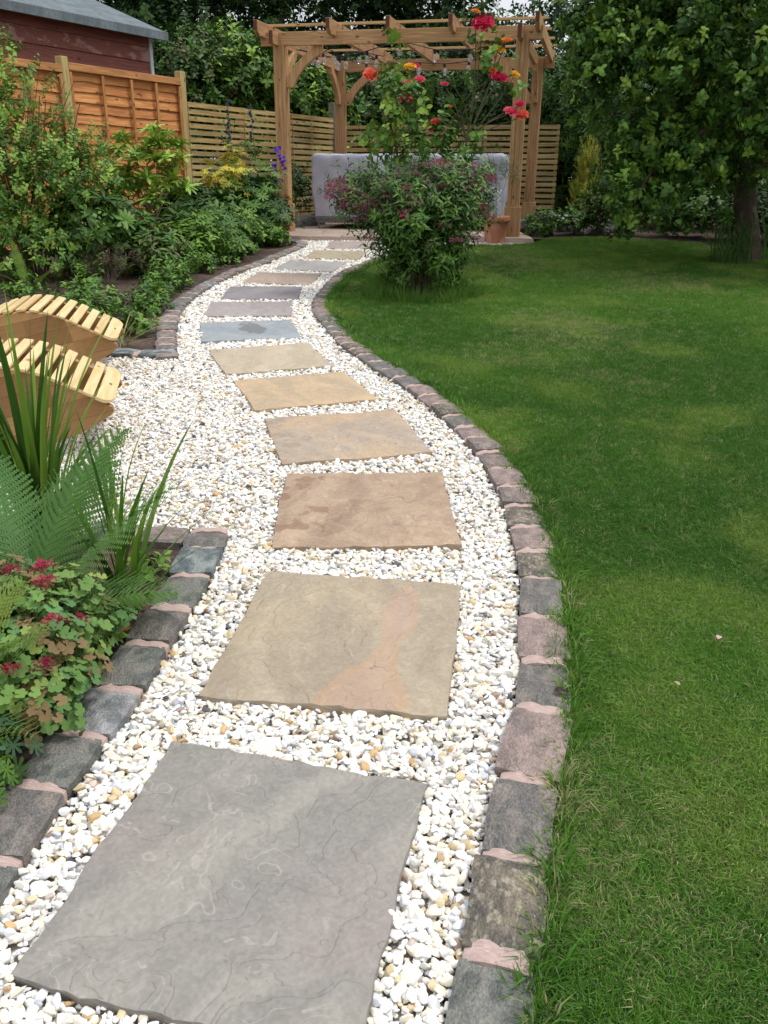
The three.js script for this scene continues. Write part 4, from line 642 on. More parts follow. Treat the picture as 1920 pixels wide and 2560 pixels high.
{ // rhododendron with bare legs
  const g = thing('rhododendron', 'leggy rhododendron with whorls of bright long leaves before the orange fence', 'shrub'), b = V(-2.47, 0.4, -8.72), r = rng(311), br = [], tips = [];
  const W = [[-2.1, 1.5, -8.75], [-2.2, 1.42, -8.6], [-2.02, 1.42, -8.8], [-2.3, 1.35, -8.8], [-2.0, 1.32, -8.6], [-2.15, 1.3, -8.55], [-2.35, 1.28, -8.55], [-2.5, 1.5, -8.9], [-2.6, 1.38, -8.8], [-2.05, 1.1, -8.6], [-2.25, 1.1, -8.5], [-2.38, 1.12, -8.75], [-1.98, 1.0, -8.7], [-2.15, 0.98, -8.45], [-2.5, 1.05, -8.6], [-2.7, 1.2, -8.7], [-2.6, 0.95, -8.5], [-2.2, 1.55, -8.85], [-2.4, 1.2, -8.5], [-2.1, 1.2, -8.8]];
  const fork = [V(-2.3, 0.95, -8.68), V(-2.5, 0.95, -8.75), V(-2.2, 0.85, -8.6)];
  fork.forEach((f, i) => br.push(tube([b.clone().add(V(rr(r, -0.05, 0.05), 0, 0)), b.clone().lerp(f, 0.5).add(V(rr(r, -0.05, 0.05), 0, 0.02)), f], 0.013, 0.009, 8, 6)));
  W.forEach((w, i) => { const t = V(...w), f = fork[i % 3]; br.push(tube([f, f.clone().lerp(t, 0.5).add(V(0, -0.03, 0)), t], 0.008, 0.004, 5, 5)); });
  mesh('branches', merge(br), M.palestem, g);
  const lists = SP.whorl.map(() => []); W.forEach((w, i) => { for (let k = 0; k < 5; k++) { const p = V(...w).add(V(rr(r, -0.07, 0.07), rr(r, -0.06, 0.05), rr(r, -0.07, 0.07))), m = frameOf(V(rr(r, -0.5, 0.5), 1, rr(r, -0.4, 0.6))); m.scale(ONE.clone().multiplyScalar(rr(r, 0.8, 1.15))); m.setPosition(p); lists[Math.floor(r() * 3)].push([m, [lin(0.36, 0.54, 0.09), G.lime, G.lime, G.fresh][Math.floor(r() * 4)].clone().multiplyScalar(rr(r, 0.8, 1.1))]); } });
  SP.whorl.forEach((q, i) => inst('leaf_whorls', q, M.leaf, lists[i], g));
}
leafThing('evergreen_shrub', 'dark glossy evergreen shrub under the big leafy shrub', 'shrub', SP.whorl, M.gloss, 170, [[-2.6, 0.72, -7.9, 0.36, 0.3, 0.35], [-2.35, 0.62, -8.1, 0.25, 0.22, 0.25]], { seed: 320, cols: [G.dark, G.deep, G.deep, G.mid], up: 0.7, stems: [[-2.55, 0.35, -7.95], 8, 0.35, 0.3, 0.008], stemMat: M.twig });
leafThing('evergreen_shrub', 'dark glossy evergreen shrub where orange and slatted fences meet', 'shrub', SP.whorl, M.gloss, 330, [[-2.1, 0.76, -9.8, 0.38, 0.28, 0.36], [-1.8, 0.72, -9.95, 0.26, 0.22, 0.28], [-2.3, 0.85, -10.2, 0.22, 0.2, 0.22]], { seed: 321, cols: [G.dark, G.deep, G.deep, G.mid], up: 0.7, stems: [[-2.0, 0.45, -10], 10, 0.4, 0.35, 0.008], stemMat: M.twig });
// leafy perennials along the edging
[[-2.15, -8.05, 0.18, 0.22, 'bushy green perennial at the feet of the rhododendron'], [-1.9, -8.65, 0.22, 0.27, 'bushy green perennial between rhododendron and edging stones'], [-1.75, -9.2, 0.24, 0.34, 'bushy green perennial beside the bend of the edging stones'], [-1.62, -9.7, 0.22, 0.3, 'bushy green perennial below the yellow shrub'], [-1.36, -10.1, 0.16, 0.2, 'bushy green perennial close to the pergola post'], [-2.1, -9.2, 0.22, 0.32, 'bushy green perennial in front of the dark glossy evergreen']].forEach(([x, z, w, h, l], i) => { const y = hgt(x, z); leafThing('leafy_perennial', l, 'perennial plant', [SP.herb, SP.herb, SP.monk, SP.rose, SP.ground, SP.whorl][i], M.leaf, [120, 130, 60, 150, 260, 60][i], [[x, y + h * 0.62, z, w, h * 0.45, w], [x + 0.1, y + h * 0.4, z + 0.12, w * 0.8, h * 0.35, w * 0.8]], { seed: 330 + i, cols: [[G.deep, G.mid, G.olive], [G.mid, G.fresh, G.fresh], [G.deep, G.mid, G.fresh], [G.fresh, G.lime, G.mid], [G.fresh, G.mid], [G.deep, G.dark, G.mid]][i], jag: 0.5, up: 1.2, wild: 0.4, depth: 0.8, stems: [[x, y, z], 14, h * 0.8, w, 0.004], group: 'green perennials of the long bed' }); });
// yellow-leaved shrub
{ const g = leafThing('golden_shrub', 'golden yellow lobed-leaved shrub in front of the slatted fence', 'shrub', SP.maple, M.soft, 70, [[-1.84, 1.12, -10.35, 0.18, 0.18, 0.18], [-2.02, 1.2, -10.4, 0.06, 0.14, 0.06], [-1.74, 1.34, -10.4, 0.09, 0.2, 0.09], [-1.62, 1.2, -10.35, 0.12, 0.1, 0.12]], { seed: 340, cols: [G.gold, G.yellow, lin(0.45, 0.47, 0.08), G.lime], up: 0.9, depth: 0.95, stems: [[-1.75, 0.5, -10.4], 12, 0.85, 0.25, 0.005], stemMat: M.twig }); crown(g, 'lower_foliage', SP.maple, M.soft, 120, [[-1.82, 0.88, -10.35, 0.24, 0.22, 0.22]], { seed: 341, cols: [G.olive, G.lime, G.mid, G.yellow], up: 0.8 }); }
// monkshood with violet hoods
const floretGeo = (() => { const b = new Bits(), r = rng(351); for (let i = 0; i < 6; i++) addSmall(b, V(0, 0, 0), V(Math.cos(i * 1.05), rr(r, -0.2, 0.6), Math.sin(i * 1.05)), 0.026, 0.022, { fold: 0.5, droop: -0.3 }); return b.geo(); })();
M.violet = leafMat({ rough: 0.7, through: 0.3 }); M.violet.color = lin(0.09, 0.03, 0.5); M.dusky = leafMat({ rough: 0.8 }); M.dusky.color = lin(0.06, 0.05, 0.13);
{
  const g = leafThing('monkshood', 'monkshood with deep cut leaves and a violet flower spike by the pergola post', 'flowering plant', SP.monk, M.leaf, 95, [[-1.5, 0.86, -10.6, 0.28, 0.3, 0.26], [-1.35, 0.72, -10.45, 0.2, 0.2, 0.2], [-1.62, 1.0, -10.7, 0.18, 0.2, 0.16]], { seed: 352, cols: [G.deep, G.deep, G.blue, G.mid, G.dark], up: 0.9, stems: [[-1.45, 0.52, -10.6], 9, 0.6, 0.22, 0.005] });
  const r = rng(353); mesh('flower_stalk', tube([V(-1.4, 0.55, -10.6), V(-1.33, 1.0, -10.65), V(-1.26, 1.55, -10.7)], 0.006, 0.003, 8, 5), M.greenstem, g);
  for (let i = 0; i < 26; i++) { const t = i / 26, y = i < 20 ? 1.28 + t * 0.36 : 1.12 + r() * 0.08, k = i < 20 ? 0.03 + 0.045 * (1 - t) : 0.07, a = r() * 6.283, m = mesh('floret', floretGeo, M.violet, g); m.position.set(-1.25 + Math.cos(a) * k, y, -10.68 + Math.sin(a) * k); m.rotation.set(r() * 6, r() * 6, 0); m.scale.setScalar(rr(r, 0.8, 1.25)); }
}
[[-1.86, -10.9, 1.5, 'tall spent delphinium spire before the first slatted panel'], [-1.62, -11.1, 1.45, 'slim spent delphinium spire nearest the pergola post']].forEach(([x, z, h, l], k) => {
  const g = thing('delphinium', l, 'flowering plant'), r = rng(360 + k), y = hgt(x, z); mesh('stalk', tube([V(x, y, z), V(x + 0.03, y + h * 0.5, z), V(x, y + h, z)], 0.006, 0.003, 8, 5), M.greenstem, g);
  for (let i = 0; i < 18; i++) { const m = mesh('floret', floretGeo, M.dusky, g), t = i / 18; m.position.set(x + rr(r, -0.025, 0.025), y + h * mix(0.72, 1.0, t), z + rr(r, -0.025, 0.025)); m.rotation.set(r() * 6, r() * 6, 0); m.scale.setScalar(0.8); }
  crown(g, 'foliage', SP.monk, M.leaf, 14, [[x, y + 0.6, z, 0.14, 0.4, 0.14]], { seed: 362 + k, cols: [G.deep, G.mid], up: 0.8, s0: 0.5, s1: 0.8 });
});
// climber on the fence
leafThing('climber', 'thin climbing plant against the slatted fence', 'climber', SP.round, M.leaf, 22, [[-2.05, 1.55, -12.0, 0.12, 0.3, 0.06], [-2.0, 1.2, -11.9, 0.1, 0.25, 0.06]], { seed: 365, cols: [G.dark, G.deep], depth: 1, s0: 0.9, s1: 1.3, stems: [[-2.0, 0.6, -11.9], 3, 1.2, 0.12, 0.004] });
leafThing('climber', 'dark leafy climber on the corner panel beside the covered sofa', 'climber', SP.round, M.leaf, 90, [[-1.25, 1.05, -13.0, 0.14, 0.3, 0.12]], { seed: 366, cols: [G.dark, G.deep, G.blue], depth: 1, s0: 1, s1: 1.4, stems: [[-1.25, 0.6, -13.0], 4, 0.6, 0.12, 0.004] });
// low plants, weeds and cover
const low = [[-1.6, -8.75, 0.17, 'spreading green tuft beside the mauve grey slab'], [-1.48, -9.55, 0.17, 'spreading green tuft beside the bend near the tan slab'], [-1.25, -10.1, 0.14, 'spreading green tuft near the last edging stones'], [-1.78, -7.35, 0.16, 'spreading green tuft opposite the dark mauve slab'], [-1.3, -10.45, 0.2, 'low bright ground cover filling the corner by the patio'], [-1.55, -9.2, 0.14, 'low green tuft touching the edging before the pink slabs'], [-1.75, -8.3, 0.2, 'low green tuft halfway along the edging'], [-1.85, -7.7, 0.18, 'low green plant beside the edging below the rhododendron'], [-1.8, -7.0, 0.17, 'low leafy plant on the bare soil by the edging'], [-1.75, -6.3, 0.2, 'low leafy plant just above the edging corner'], [-1.95, -5.75, 0.22, 'bright low plant behind the rear lounger'], [-2.2, -6.3, 0.24, 'leafy rosette plant on the soil behind the rear lounger'], [-2.75, -6.6, 0.16, 'small seedling on bare soil under the big shrub'], [-2.45, -7.15, 0.14, 'small dark weed under the evergreen shrub'], [-3.2, -6.3, 0.3, 'leafy weed patch under the edge of the big shrub'], [-1.62, -5.6, 0.13, 'small green weed beside the edging corner']];
low.forEach(([x, z, w, l], i) => { const y = bedH(x, z); leafThing('low_plant', l, 'low plant', i % 3 === 1 ? SP.herb : SP.ground, M.leaf, Math.round(1500 * w * w * (i % 3 === 1 ? 0.6 : 1.6)), [[x, y + 0.05, z, w, 0.07 + w * 0.25, w]], { seed: 370 + i, cols: [G.mid, G.fresh, G.deep, G.mid], up: 1, depth: 0.95, floor: y, jag: 0.4, s0: i % 3 === 1 ? 0.5 : 0.8, s1: i % 3 === 1 ? 0.8 : 1.3, group: 'low plants of the long bed' }); });
leafThing('twiggy_plant', 'dry brownish twiggy plant on the soil before the rhododendron', 'low plant', SP.needle, M.soft, 60, [[-2.4, 0.52, -7.6, 0.22, 0.14, 0.2]], { seed: 385, cols: [lin(0.16, 0.11, 0.07), lin(0.12, 0.12, 0.06), G.olive], up: 0.8, depth: 1, stems: [[-2.4, 0.35, -7.6], 22, 0.22, 0.24, 0.002], stemMat: M.palestem });
function bladeGeo(a, b, c, w, fold = 0.3, seg = 9) { // sword leaf along a curve
  const cv = new THREE.QuadraticBezierCurve3(a, b, c), pos = [], idx = [], dirH = c.clone().sub(a).setY(0); if (dirH.lengthSq() < 1e-5) dirH.set(1, 0, 0); const side = V(-dirH.z, 0, dirH.x).normalize();
  for (let i = 0; i <= seg; i++) { const t = i / seg, p = cv.getPoint(t), k = w * 0.5 * Math.min(1, 0.45 + t * 1.6) * Math.pow(Math.max(0, 1 - Math.pow(t, 3)), 0.8), n = V().crossVectors(cv.getTangent(t), side).normalize(); pos.push(p.x - side.x * k + n.x * k * fold, p.y - side.y * k + n.y * k * fold, p.z - side.z * k + n.z * k * fold, p.x, p.y, p.z, p.x + side.x * k + n.x * k * fold, p.y + n.y * k * fold, p.z + side.z * k + n.z * k * fold); if (i) { const q = (i - 1) * 3; idx.push(q, q + 1, q + 4, q, q + 4, q + 3, q + 1, q + 2, q + 5, q + 1, q + 5, q + 4); } }
  const g = new THREE.BufferGeometry(); g.setAttribute('position', new THREE.Float32BufferAttribute(pos, 3)); g.setIndex(idx); g.computeVertexNormals(); return g;
}
function tinted(c, base = M.leaf) { const m = base.clone(); m.color.copy(c); return m; }
const bladeMats = [tinted(lin(0.09, 0.21, 0.025)), tinted(lin(0.14, 0.28, 0.035)), tinted(lin(0.06, 0.15, 0.022)), tinted(lin(0.22, 0.36, 0.05)), tinted(lin(0.4, 0.36, 0.13))];
function swordClump(label, x, z, list, seed) { const g = thing('sword_leaved_plant', label, 'perennial plant', [x, bedH(x, z), z]), r = rng(seed); for (const [dx, h, dz, bow, w, mt] of list) mesh('blade', bladeGeo(V(rr(r, -0.04, 0.04), 0, rr(r, -0.04, 0.04)), V(dx * bow, h * 0.65, dz * bow), V(dx, h, dz), w), bladeMats[mt ?? Math.floor(r() * 4)], g); return g; }
{ const r = rng(391); swordClump('straw-coloured grassy clump behind the edging corner', -1.62, -5.25, many(16, () => [rr(r, -0.25, 0.3), rr(r, 0.05, 0.26), rr(r, -0.15, 0.15), 0.45, 0.011, r() < 0.6 ? 4 : 3]), 392); }
// ferns
function frondGeo(L, W, seed, curl = 0.5) {
  const b = new Bits(), r = rng(seed), n = 25, sp = t => V(0, L * (t - 0.18 * curl * t * t), -L * curl * 0.55 * t * t);
  for (let i = 0; i < 12; i++) addStem(b, sp(i / 12), sp((i + 1) / 12), 0.0028 * (1 - i / 14));
  for (let i = 0; i < n; i++) {
    const t = 0.1 + 0.9 * i / n, c = sp(t), len = W * Math.pow(Math.sin(Math.min(1, (t * 0.82 + 0.14)) * Math.PI), 0.85) * rr(r, 0.86, 1.1); if (len < 0.006) continue;
    for (const s of [-1, 1]) { const d = V(s * 0.86, 0.5, -0.12 + rr(r, -0.06, 0.06)).normalize(), up = V(-s * 0.5, 0.86, 0).normalize(), k = Math.max(5, Math.round(len / 0.0085)); addStem(b, c, c.clone().addScaledVector(d, len), 0.0009);
      for (let j = 0; j < k; j++) { const q = (j + 0.6) / k, at = c.clone().addScaledVector(d, len * q).add(V(0, 0, -len * 0.18 * q * q)), pl = 0.0142 * (1 - q * 0.74) * rr(r, 0.85, 1.1) * Math.min(1, len / 0.07), f = V(d.x * 0.25, d.y * 0.25, 0); for (const e of [-1, 1]) { const dir = up.clone().multiplyScalar(e).addScaledVector(d, 0.35), tip = at.clone().addScaledVector(dir, pl), w = d.clone().multiplyScalar(len / k * 0.6); b.tri([at.clone().sub(w), at.clone().add(w), tip.clone().add(w.clone().multiplyScalar(0.4)), tip.clone().sub(w.clone().multiplyScalar(0.2))], [[0, 1, 2], [0, 2, 3]]); } } }
  }
  return b.geo();
}
function fern(label, x, z, fronds, mats, seed) { // fronds: heading, lean from upright, length
  const g = thing('fern', label, 'fern', [x, bedH(x, z), z]);
  fronds.forEach(([az, lean, L, W, roll], i) => { const m = mesh('frond', frondGeo(L, W ?? L * 0.27, seed + i, 0.35 + 0.4 * hash(i, 3, seed)), mats[i % mats.length], g); m.rotation.order = 'YXZ'; m.rotation.set(-lean, az, roll ?? 0); });   // frond leans towards -z of its heading
  return g;
}
const fernMats = [tinted(lin(0.16, 0.32, 0.075), M.soft), tinted(lin(0.2, 0.38, 0.085), M.soft), tinted(lin(0.13, 0.27, 0.08), M.soft)], limeFern = [tinted(lin(0.2, 0.32, 0.05), M.soft), tinted(lin(0.27, 0.36, 0.06), M.soft)];
fern('yellowish single fern standing under the big leafy shrub', -2.82, -6.9, [[0.9, 0.2, 0.5, 0.055], [-1.8, 0.5, 0.35, 0.05], [2.2, 0.45, 0.3, 0.045]], limeFern, 1100);
// ---------- the near bed ----------
fern('large green fern with broad upright fronds behind the red-flowered geranium', -0.95, -1.98, [[-0.7, 0.3, 0.66, 0.15, 0.1], [-1.25, 0.55, 0.6, 0.15], [-0.35, 0.55, 0.6, 0.15], [-1.9, 0.75, 0.5, 0.13], [-2.5, 0.9, 0.42, 0.12], [0.5, 0.4, 0.58, 0.14], [1.5, 0.65, 0.5, 0.13], [-1.5, 0.95, 0.46, 0.12], [2.6, 0.75, 0.42, 0.12], [0.9, 0.85, 0.48, 0.12], [-3.1, 0.9, 0.4, 0.11]], fernMats, 1120);
fern('second green fern at the back of the near bed beside tall sword leaves', -1.28, -2.2, [[-0.3, 0.3, 0.6, 0.14], [-1.3, 0.6, 0.5, 0.13], [0.8, 0.5, 0.5, 0.13], [-2.4, 0.8, 0.45, 0.12], [2.4, 0.8, 0.45, 0.12]], fernMats, 1140);
fern('small lime green fern in front of the geranium', -0.99, -1.55, [[-1.3, 0.75, 0.36, 0.08], [-0.8, 0.55, 0.38, 0.08], [-2.0, 0.95, 0.36, 0.075], [-0.3, 0.4, 0.34, 0.075], [-1.65, 0.6, 0.36, 0.075], [-2.4, 0.7, 0.34, 0.07], [-1.0, 0.9, 0.36, 0.075]], limeFern, 1160).position.y += 0.05;
{
  const r = rng(401);
  swordClump('tall clump of sword leaves in front of the loungers', -1.05, -2.42, many(84, i => { const h = rr(r, 0.35, 0.8); return [rr(r, -0.4, 0.26), h, rr(r, -0.2, 0.15), rr(r, 0.15, 0.4), rr(r, 0.013, 0.028), Math.floor(Math.pow(r(), 0.8) * 4)]; }), 402);
  swordClump('short clump of sword leaves by the edging corner of the near bed', -0.72, -2.1, [...many(12, () => [rr(r, -0.16, 0.26), rr(r, 0.22, 0.5), rr(r, -0.05, 0.14), rr(r, 0.2, 0.45), rr(r, 0.018, 0.028)]), [0.25, 0.58, 0.05, 0.4, 0.034, 1], [0.16, 0.42, 0.1, 0.3, 0.022, 1], [-0.04, 0.6, 0.06, 0.1, 0.03, 2], [-0.08, 0.52, 0, 0.3, 0.022, 2], [0.06, 0.44, 0.06, 0.3, 0.02, 0], [0.22, 0.36, 0.08, 0.35, 0.02, 0], [0.3, 0.36, 0.1, 0.45, 0.018, 1], [0.3, 0.28, 0.12, 0.4, 0.018, 0], [0.12, 0.33, 0.14, 0.3, 0.018, 3], [-0.12, 0.4, 0.02, 0.3, 0.02, 0], [0.02, 0.34, 0.1, 0.2, 0.02, 3], [0.2, 0.2, 0.2, 0.5, 0.012, 3], [0.26, 0.13, 0.12, 0.5, 0.011, 1], [-0.1, 0.3, 0.08, 0.3, 0.018, 1]], 403);
  swordClump('thin upright shoots of grass-like leaves between fern and white pebbles', -0.86, -2.5, many(9, () => [rr(r, -0.06, 0.14), rr(r, 0.25, 0.45), rr(r, -0.1, 0.05), 0.3, 0.013, 3]), 404);
  const seedHead = thing('seed_stalk', 'dry cream seed stalk rising among the tall sword leaves', 'seed stalk', [-1.16, bedH(-1.16, -2.4), -2.4]), pod = new THREE.SphereGeometry(0.012, 6, 5); pod.scale(0.8, 1.2, 0.8); const pm = new THREE.MeshStandardMaterial({ color: lin(0.5, 0.43, 0.2), roughness: 0.8 });
  mesh('stalk', tube([V(0, 0, 0), V(0.03, 0.45, 0), V(0.0, 0.86, 0.02)], 0.004, 0.002, 8, 5), M.greenstem, seedHead); for (let i = 0; i < 26; i++) { const m = mesh('pod', pod, pm, seedHead); m.position.set(rr(r, -0.03, 0.03), 0.56 + i * 0.012, rr(r, -0.03, 0.03)); m.rotation.set(r(), r(), r()); }
}
{ // geranium mound
  const g = leafThing('geranium', 'low mound of geranium leaves tinted red, with dark red flower heads', 'flowering plant', SP.gera, M.soft, 420, [[-0.82, 0.17, -1.78, 0.16, 0.1, 0.22], [-0.9, 0.16, -1.62, 0.16, 0.07, 0.14], [-1.05, 0.2, -1.85, 0.2, 0.1, 0.2], [-0.74, 0.14, -1.6, 0.07, 0.06, 0.12]], { seed: 410, cols: [lin(0.16, 0.3, 0.07), lin(0.2, 0.34, 0.08), lin(0.13, 0.27, 0.09), lin(0.25, 0.33, 0.08), lin(0.32, 0.22, 0.1), lin(0.15, 0.28, 0.07), lin(0.18, 0.32, 0.08)], up: 1.2, wild: 0.3, depth: 0.6, floor: 0.11 });
  const b = new Bits(), r = rng(412); for (let i = 0; i < 90; i++) { const d = randDir(r); d.y = Math.abs(d.y) * 0.6; addSmall(b, d.clone().multiplyScalar(rr(r, 0.003, 0.021)), V(d.x + rr(r, -0.6, 0.6), d.y + rr(r, 0, 0.9), d.z + rr(r, -0.6, 0.6)), 0.0065, 0.0045, {}); } const hg = b.geo(), hm = [tinted(lin(0.3, 0.025, 0.06), M.petal), tinted(lin(0.45, 0.05, 0.1), M.petal)];
  [[-0.88, 0.3, -1.82], [-0.79, 0.29, -1.78], [-0.98, 0.31, -1.9], [-0.73, 0.25, -1.67], [-0.7, 0.22, -1.72], [-1.0, 0.3, -1.68], [-0.86, 0.27, -1.6], [-0.77, 0.22, -1.52], [-0.72, 0.2, -1.56], [-0.93, 0.29, -1.74], [-1.1, 0.31, -1.75], [-0.83, 0.28, -1.88]].forEach((p, i) => { const m = mesh('flower_head', hg, hm[i % 2], g); m.position.set(p[0], p[1] + 0.055, p[2]); m.rotation.y = i; m.scale.setScalar(rr(r, 1.0, 1.7)); });
}
leafThing('cut_leaved_plant', 'dark green finely cut leaves hanging over the near edging blocks', 'perennial plant', SP.monk, M.leaf, 60, [[-0.86, 0.13, -1.38, 0.1, 0.05, 0.12]], { seed: 420, cols: [G.deep, G.blue, G.mid], up: 0.9, s0: 0.28, s1: 0.42, floor: 0.07 });
[[-0.7, -2.3, 'little green weed near the edging corner of the near bed'], [-0.74, -1.95, 'little green weed between sword leaves and edging blocks'], [-1.05, -2.2, 'low weeds under the large fern']].forEach(([x, z, l], i) => leafThing('weed', l, 'weed', SP.ground, M.leaf, 14, [[x, bedH(x, z) + 0.015, z, 0.08, 0.03, 0.07]], { seed: 425 + i, cols: [G.mid, G.fresh], up: 1, s0: 0.5, s1: 0.9, depth: 1 }));
function fallen(label, x, z, c, L, W, y, seed) { const b = new Bits(); addLeaf(b, V(0, 0, 0), V(1, 0.12, 0.2), L, W, { fold: 0.35, droop: 0.15 }); const m = mesh('fallen_leaf', b.geo(), tinted(c, M.soft)); m.position.set(x, y ?? hgt(x, z), z); m.rotation.y = seed; tag(m, label, 'fallen leaf'); }
fallen('curled orange brown leaf on the soil by the near edging', -0.7, -1.94, lin(0.36, 0.15, 0.055), 0.055, 0.034, 0.125, 0.9);
fallen('pale pink petal lying on the lawn', 0.86, -1.92, lin(0.7, 0.42, 0.42), 0.022, 0.016, 0.137, 1.2);
fallen('small dry straw-coloured leaf lying on the lawn', 0.7, -1.72, lin(0.5, 0.36, 0.2), 0.02, 0.01, 0.126, 2.1);
fallen('dark shrivelled leaf on the lawn edging beside the flame-stained slab', 0.4, -1.7, lin(0.05, 0.028, 0.02), 0.03, 0.022, 0.12, 0.4);
// ---------- spirea ----------
{
  const g = thing('spirea_bush', 'dense green spirea bush with fading pink flower heads on the lawn edge', 'shrub'), bx = 0.28, bz = -7.2, y = hgt(bx, bz);
  stems(g, 'stems', [bx, y - 0.02, bz], 44, 0.95, 0.55, 0.006, M.twig, 431);
  const B = [[bx, y + 0.44, bz, 0.4, 0.3, 0.38], [bx - 0.02, y + 0.6, bz, 0.46, 0.24, 0.4], [bx - 0.34, y + 0.64, bz, 0.28, 0.16, 0.28], [bx + 0.26, y + 0.62, bz, 0.24, 0.2, 0.28], [bx, y + 0.24, bz, 0.33, 0.2, 0.33], [bx + 0.15, y + 0.84, bz - 0.05, 0.35, 0.12, 0.28, 0.5], [bx - 0.6, y + 0.72, bz + 0.05, 0.13, 0.1, 0.14, 0.7], [bx + 0.46, y + 0.78, bz, 0.1, 0.1, 0.1, 0.4]];
  crown(g, 'foliage', SP.lance, M.leaf, 1450, B, { seed: 432, cols: [G.deep, G.deep, G.dark, G.mid, G.mid, G.deep], depth: 0.75, jag: 0.3, up: 0.8, wild: 0.45, floor: y });
  const b = new Bits(), r = rng(433); for (let i = 0; i < 60; i++) { const a = r() * 6.283, q = 0.04 * Math.sqrt(r()), p = V(Math.cos(a) * q, rr(r, -0.006, 0.012) - q * 0.25, Math.sin(a) * q); addSmall(b, p, V(rr(r, -0.5, 0.5), 1, rr(r, -0.5, 0.5)), 0.011, 0.009, {}); } const hg = b.geo();
  const hm = [tinted(lin(0.4, 0.17, 0.21), M.petal), tinted(lin(0.5, 0.15, 0.24), M.petal), tinted(lin(0.3, 0.18, 0.17), M.petal), tinted(lin(0.65, 0.08, 0.22), M.petal)];
  for (let i = 0; i < 270; i++) { const bl = B[[1, 2, 3, 5, 6, 7, 1, 0, 2, 6, 2][Math.floor(r() * 11)]], d = randDir(r); d.y = Math.abs(d.y) * 1.3 - 0.25; d.z = d.z * 0.6 + 0.35; d.normalize(); const m = mesh('flower_head', hg, hm[r() < 0.06 ? 3 : Math.floor(r() * 3)], g); m.position.set(bl[0] + d.x * bl[3] * 1.12, bl[1] + d.y * bl[4] * 1.18 + 0.03, bl[2] + d.z * bl[5] * 1.12); m.rotation.set(rr(r, -0.4, 0.5), r() * 6, rr(r, -0.4, 0.4)); m.scale.setScalar(rr(r, 0.8, 1.5)); }
  const gr = rng(434), tl = many(3, () => []), q = new THREE.Quaternion(); for (let i = 0; i < 160; i++) { const a = gr() * 6.283, k = rr(gr, 0.25, 0.5); q.setFromEuler(new THREE.Euler(rr(gr, -0.3, 0.3), gr() * 6, rr(gr, -0.3, 0.3))); const x = bx + Math.cos(a) * k, z = bz + Math.sin(a) * k; tl[i % 3].push([new THREE.Matrix4().compose(V(x, hgt(x, z) - 0.02, z), q, ONE.clone().multiplyScalar(rr(gr, 1.0, 1.6))), G.mid.clone()]); }
  tl.forEach((l, i) => inst('grass_fringe', tuft(640 + i, 12, 0.03, 0.06, 0.13, 0.0022, 0.6), M.grass, l, g));
}
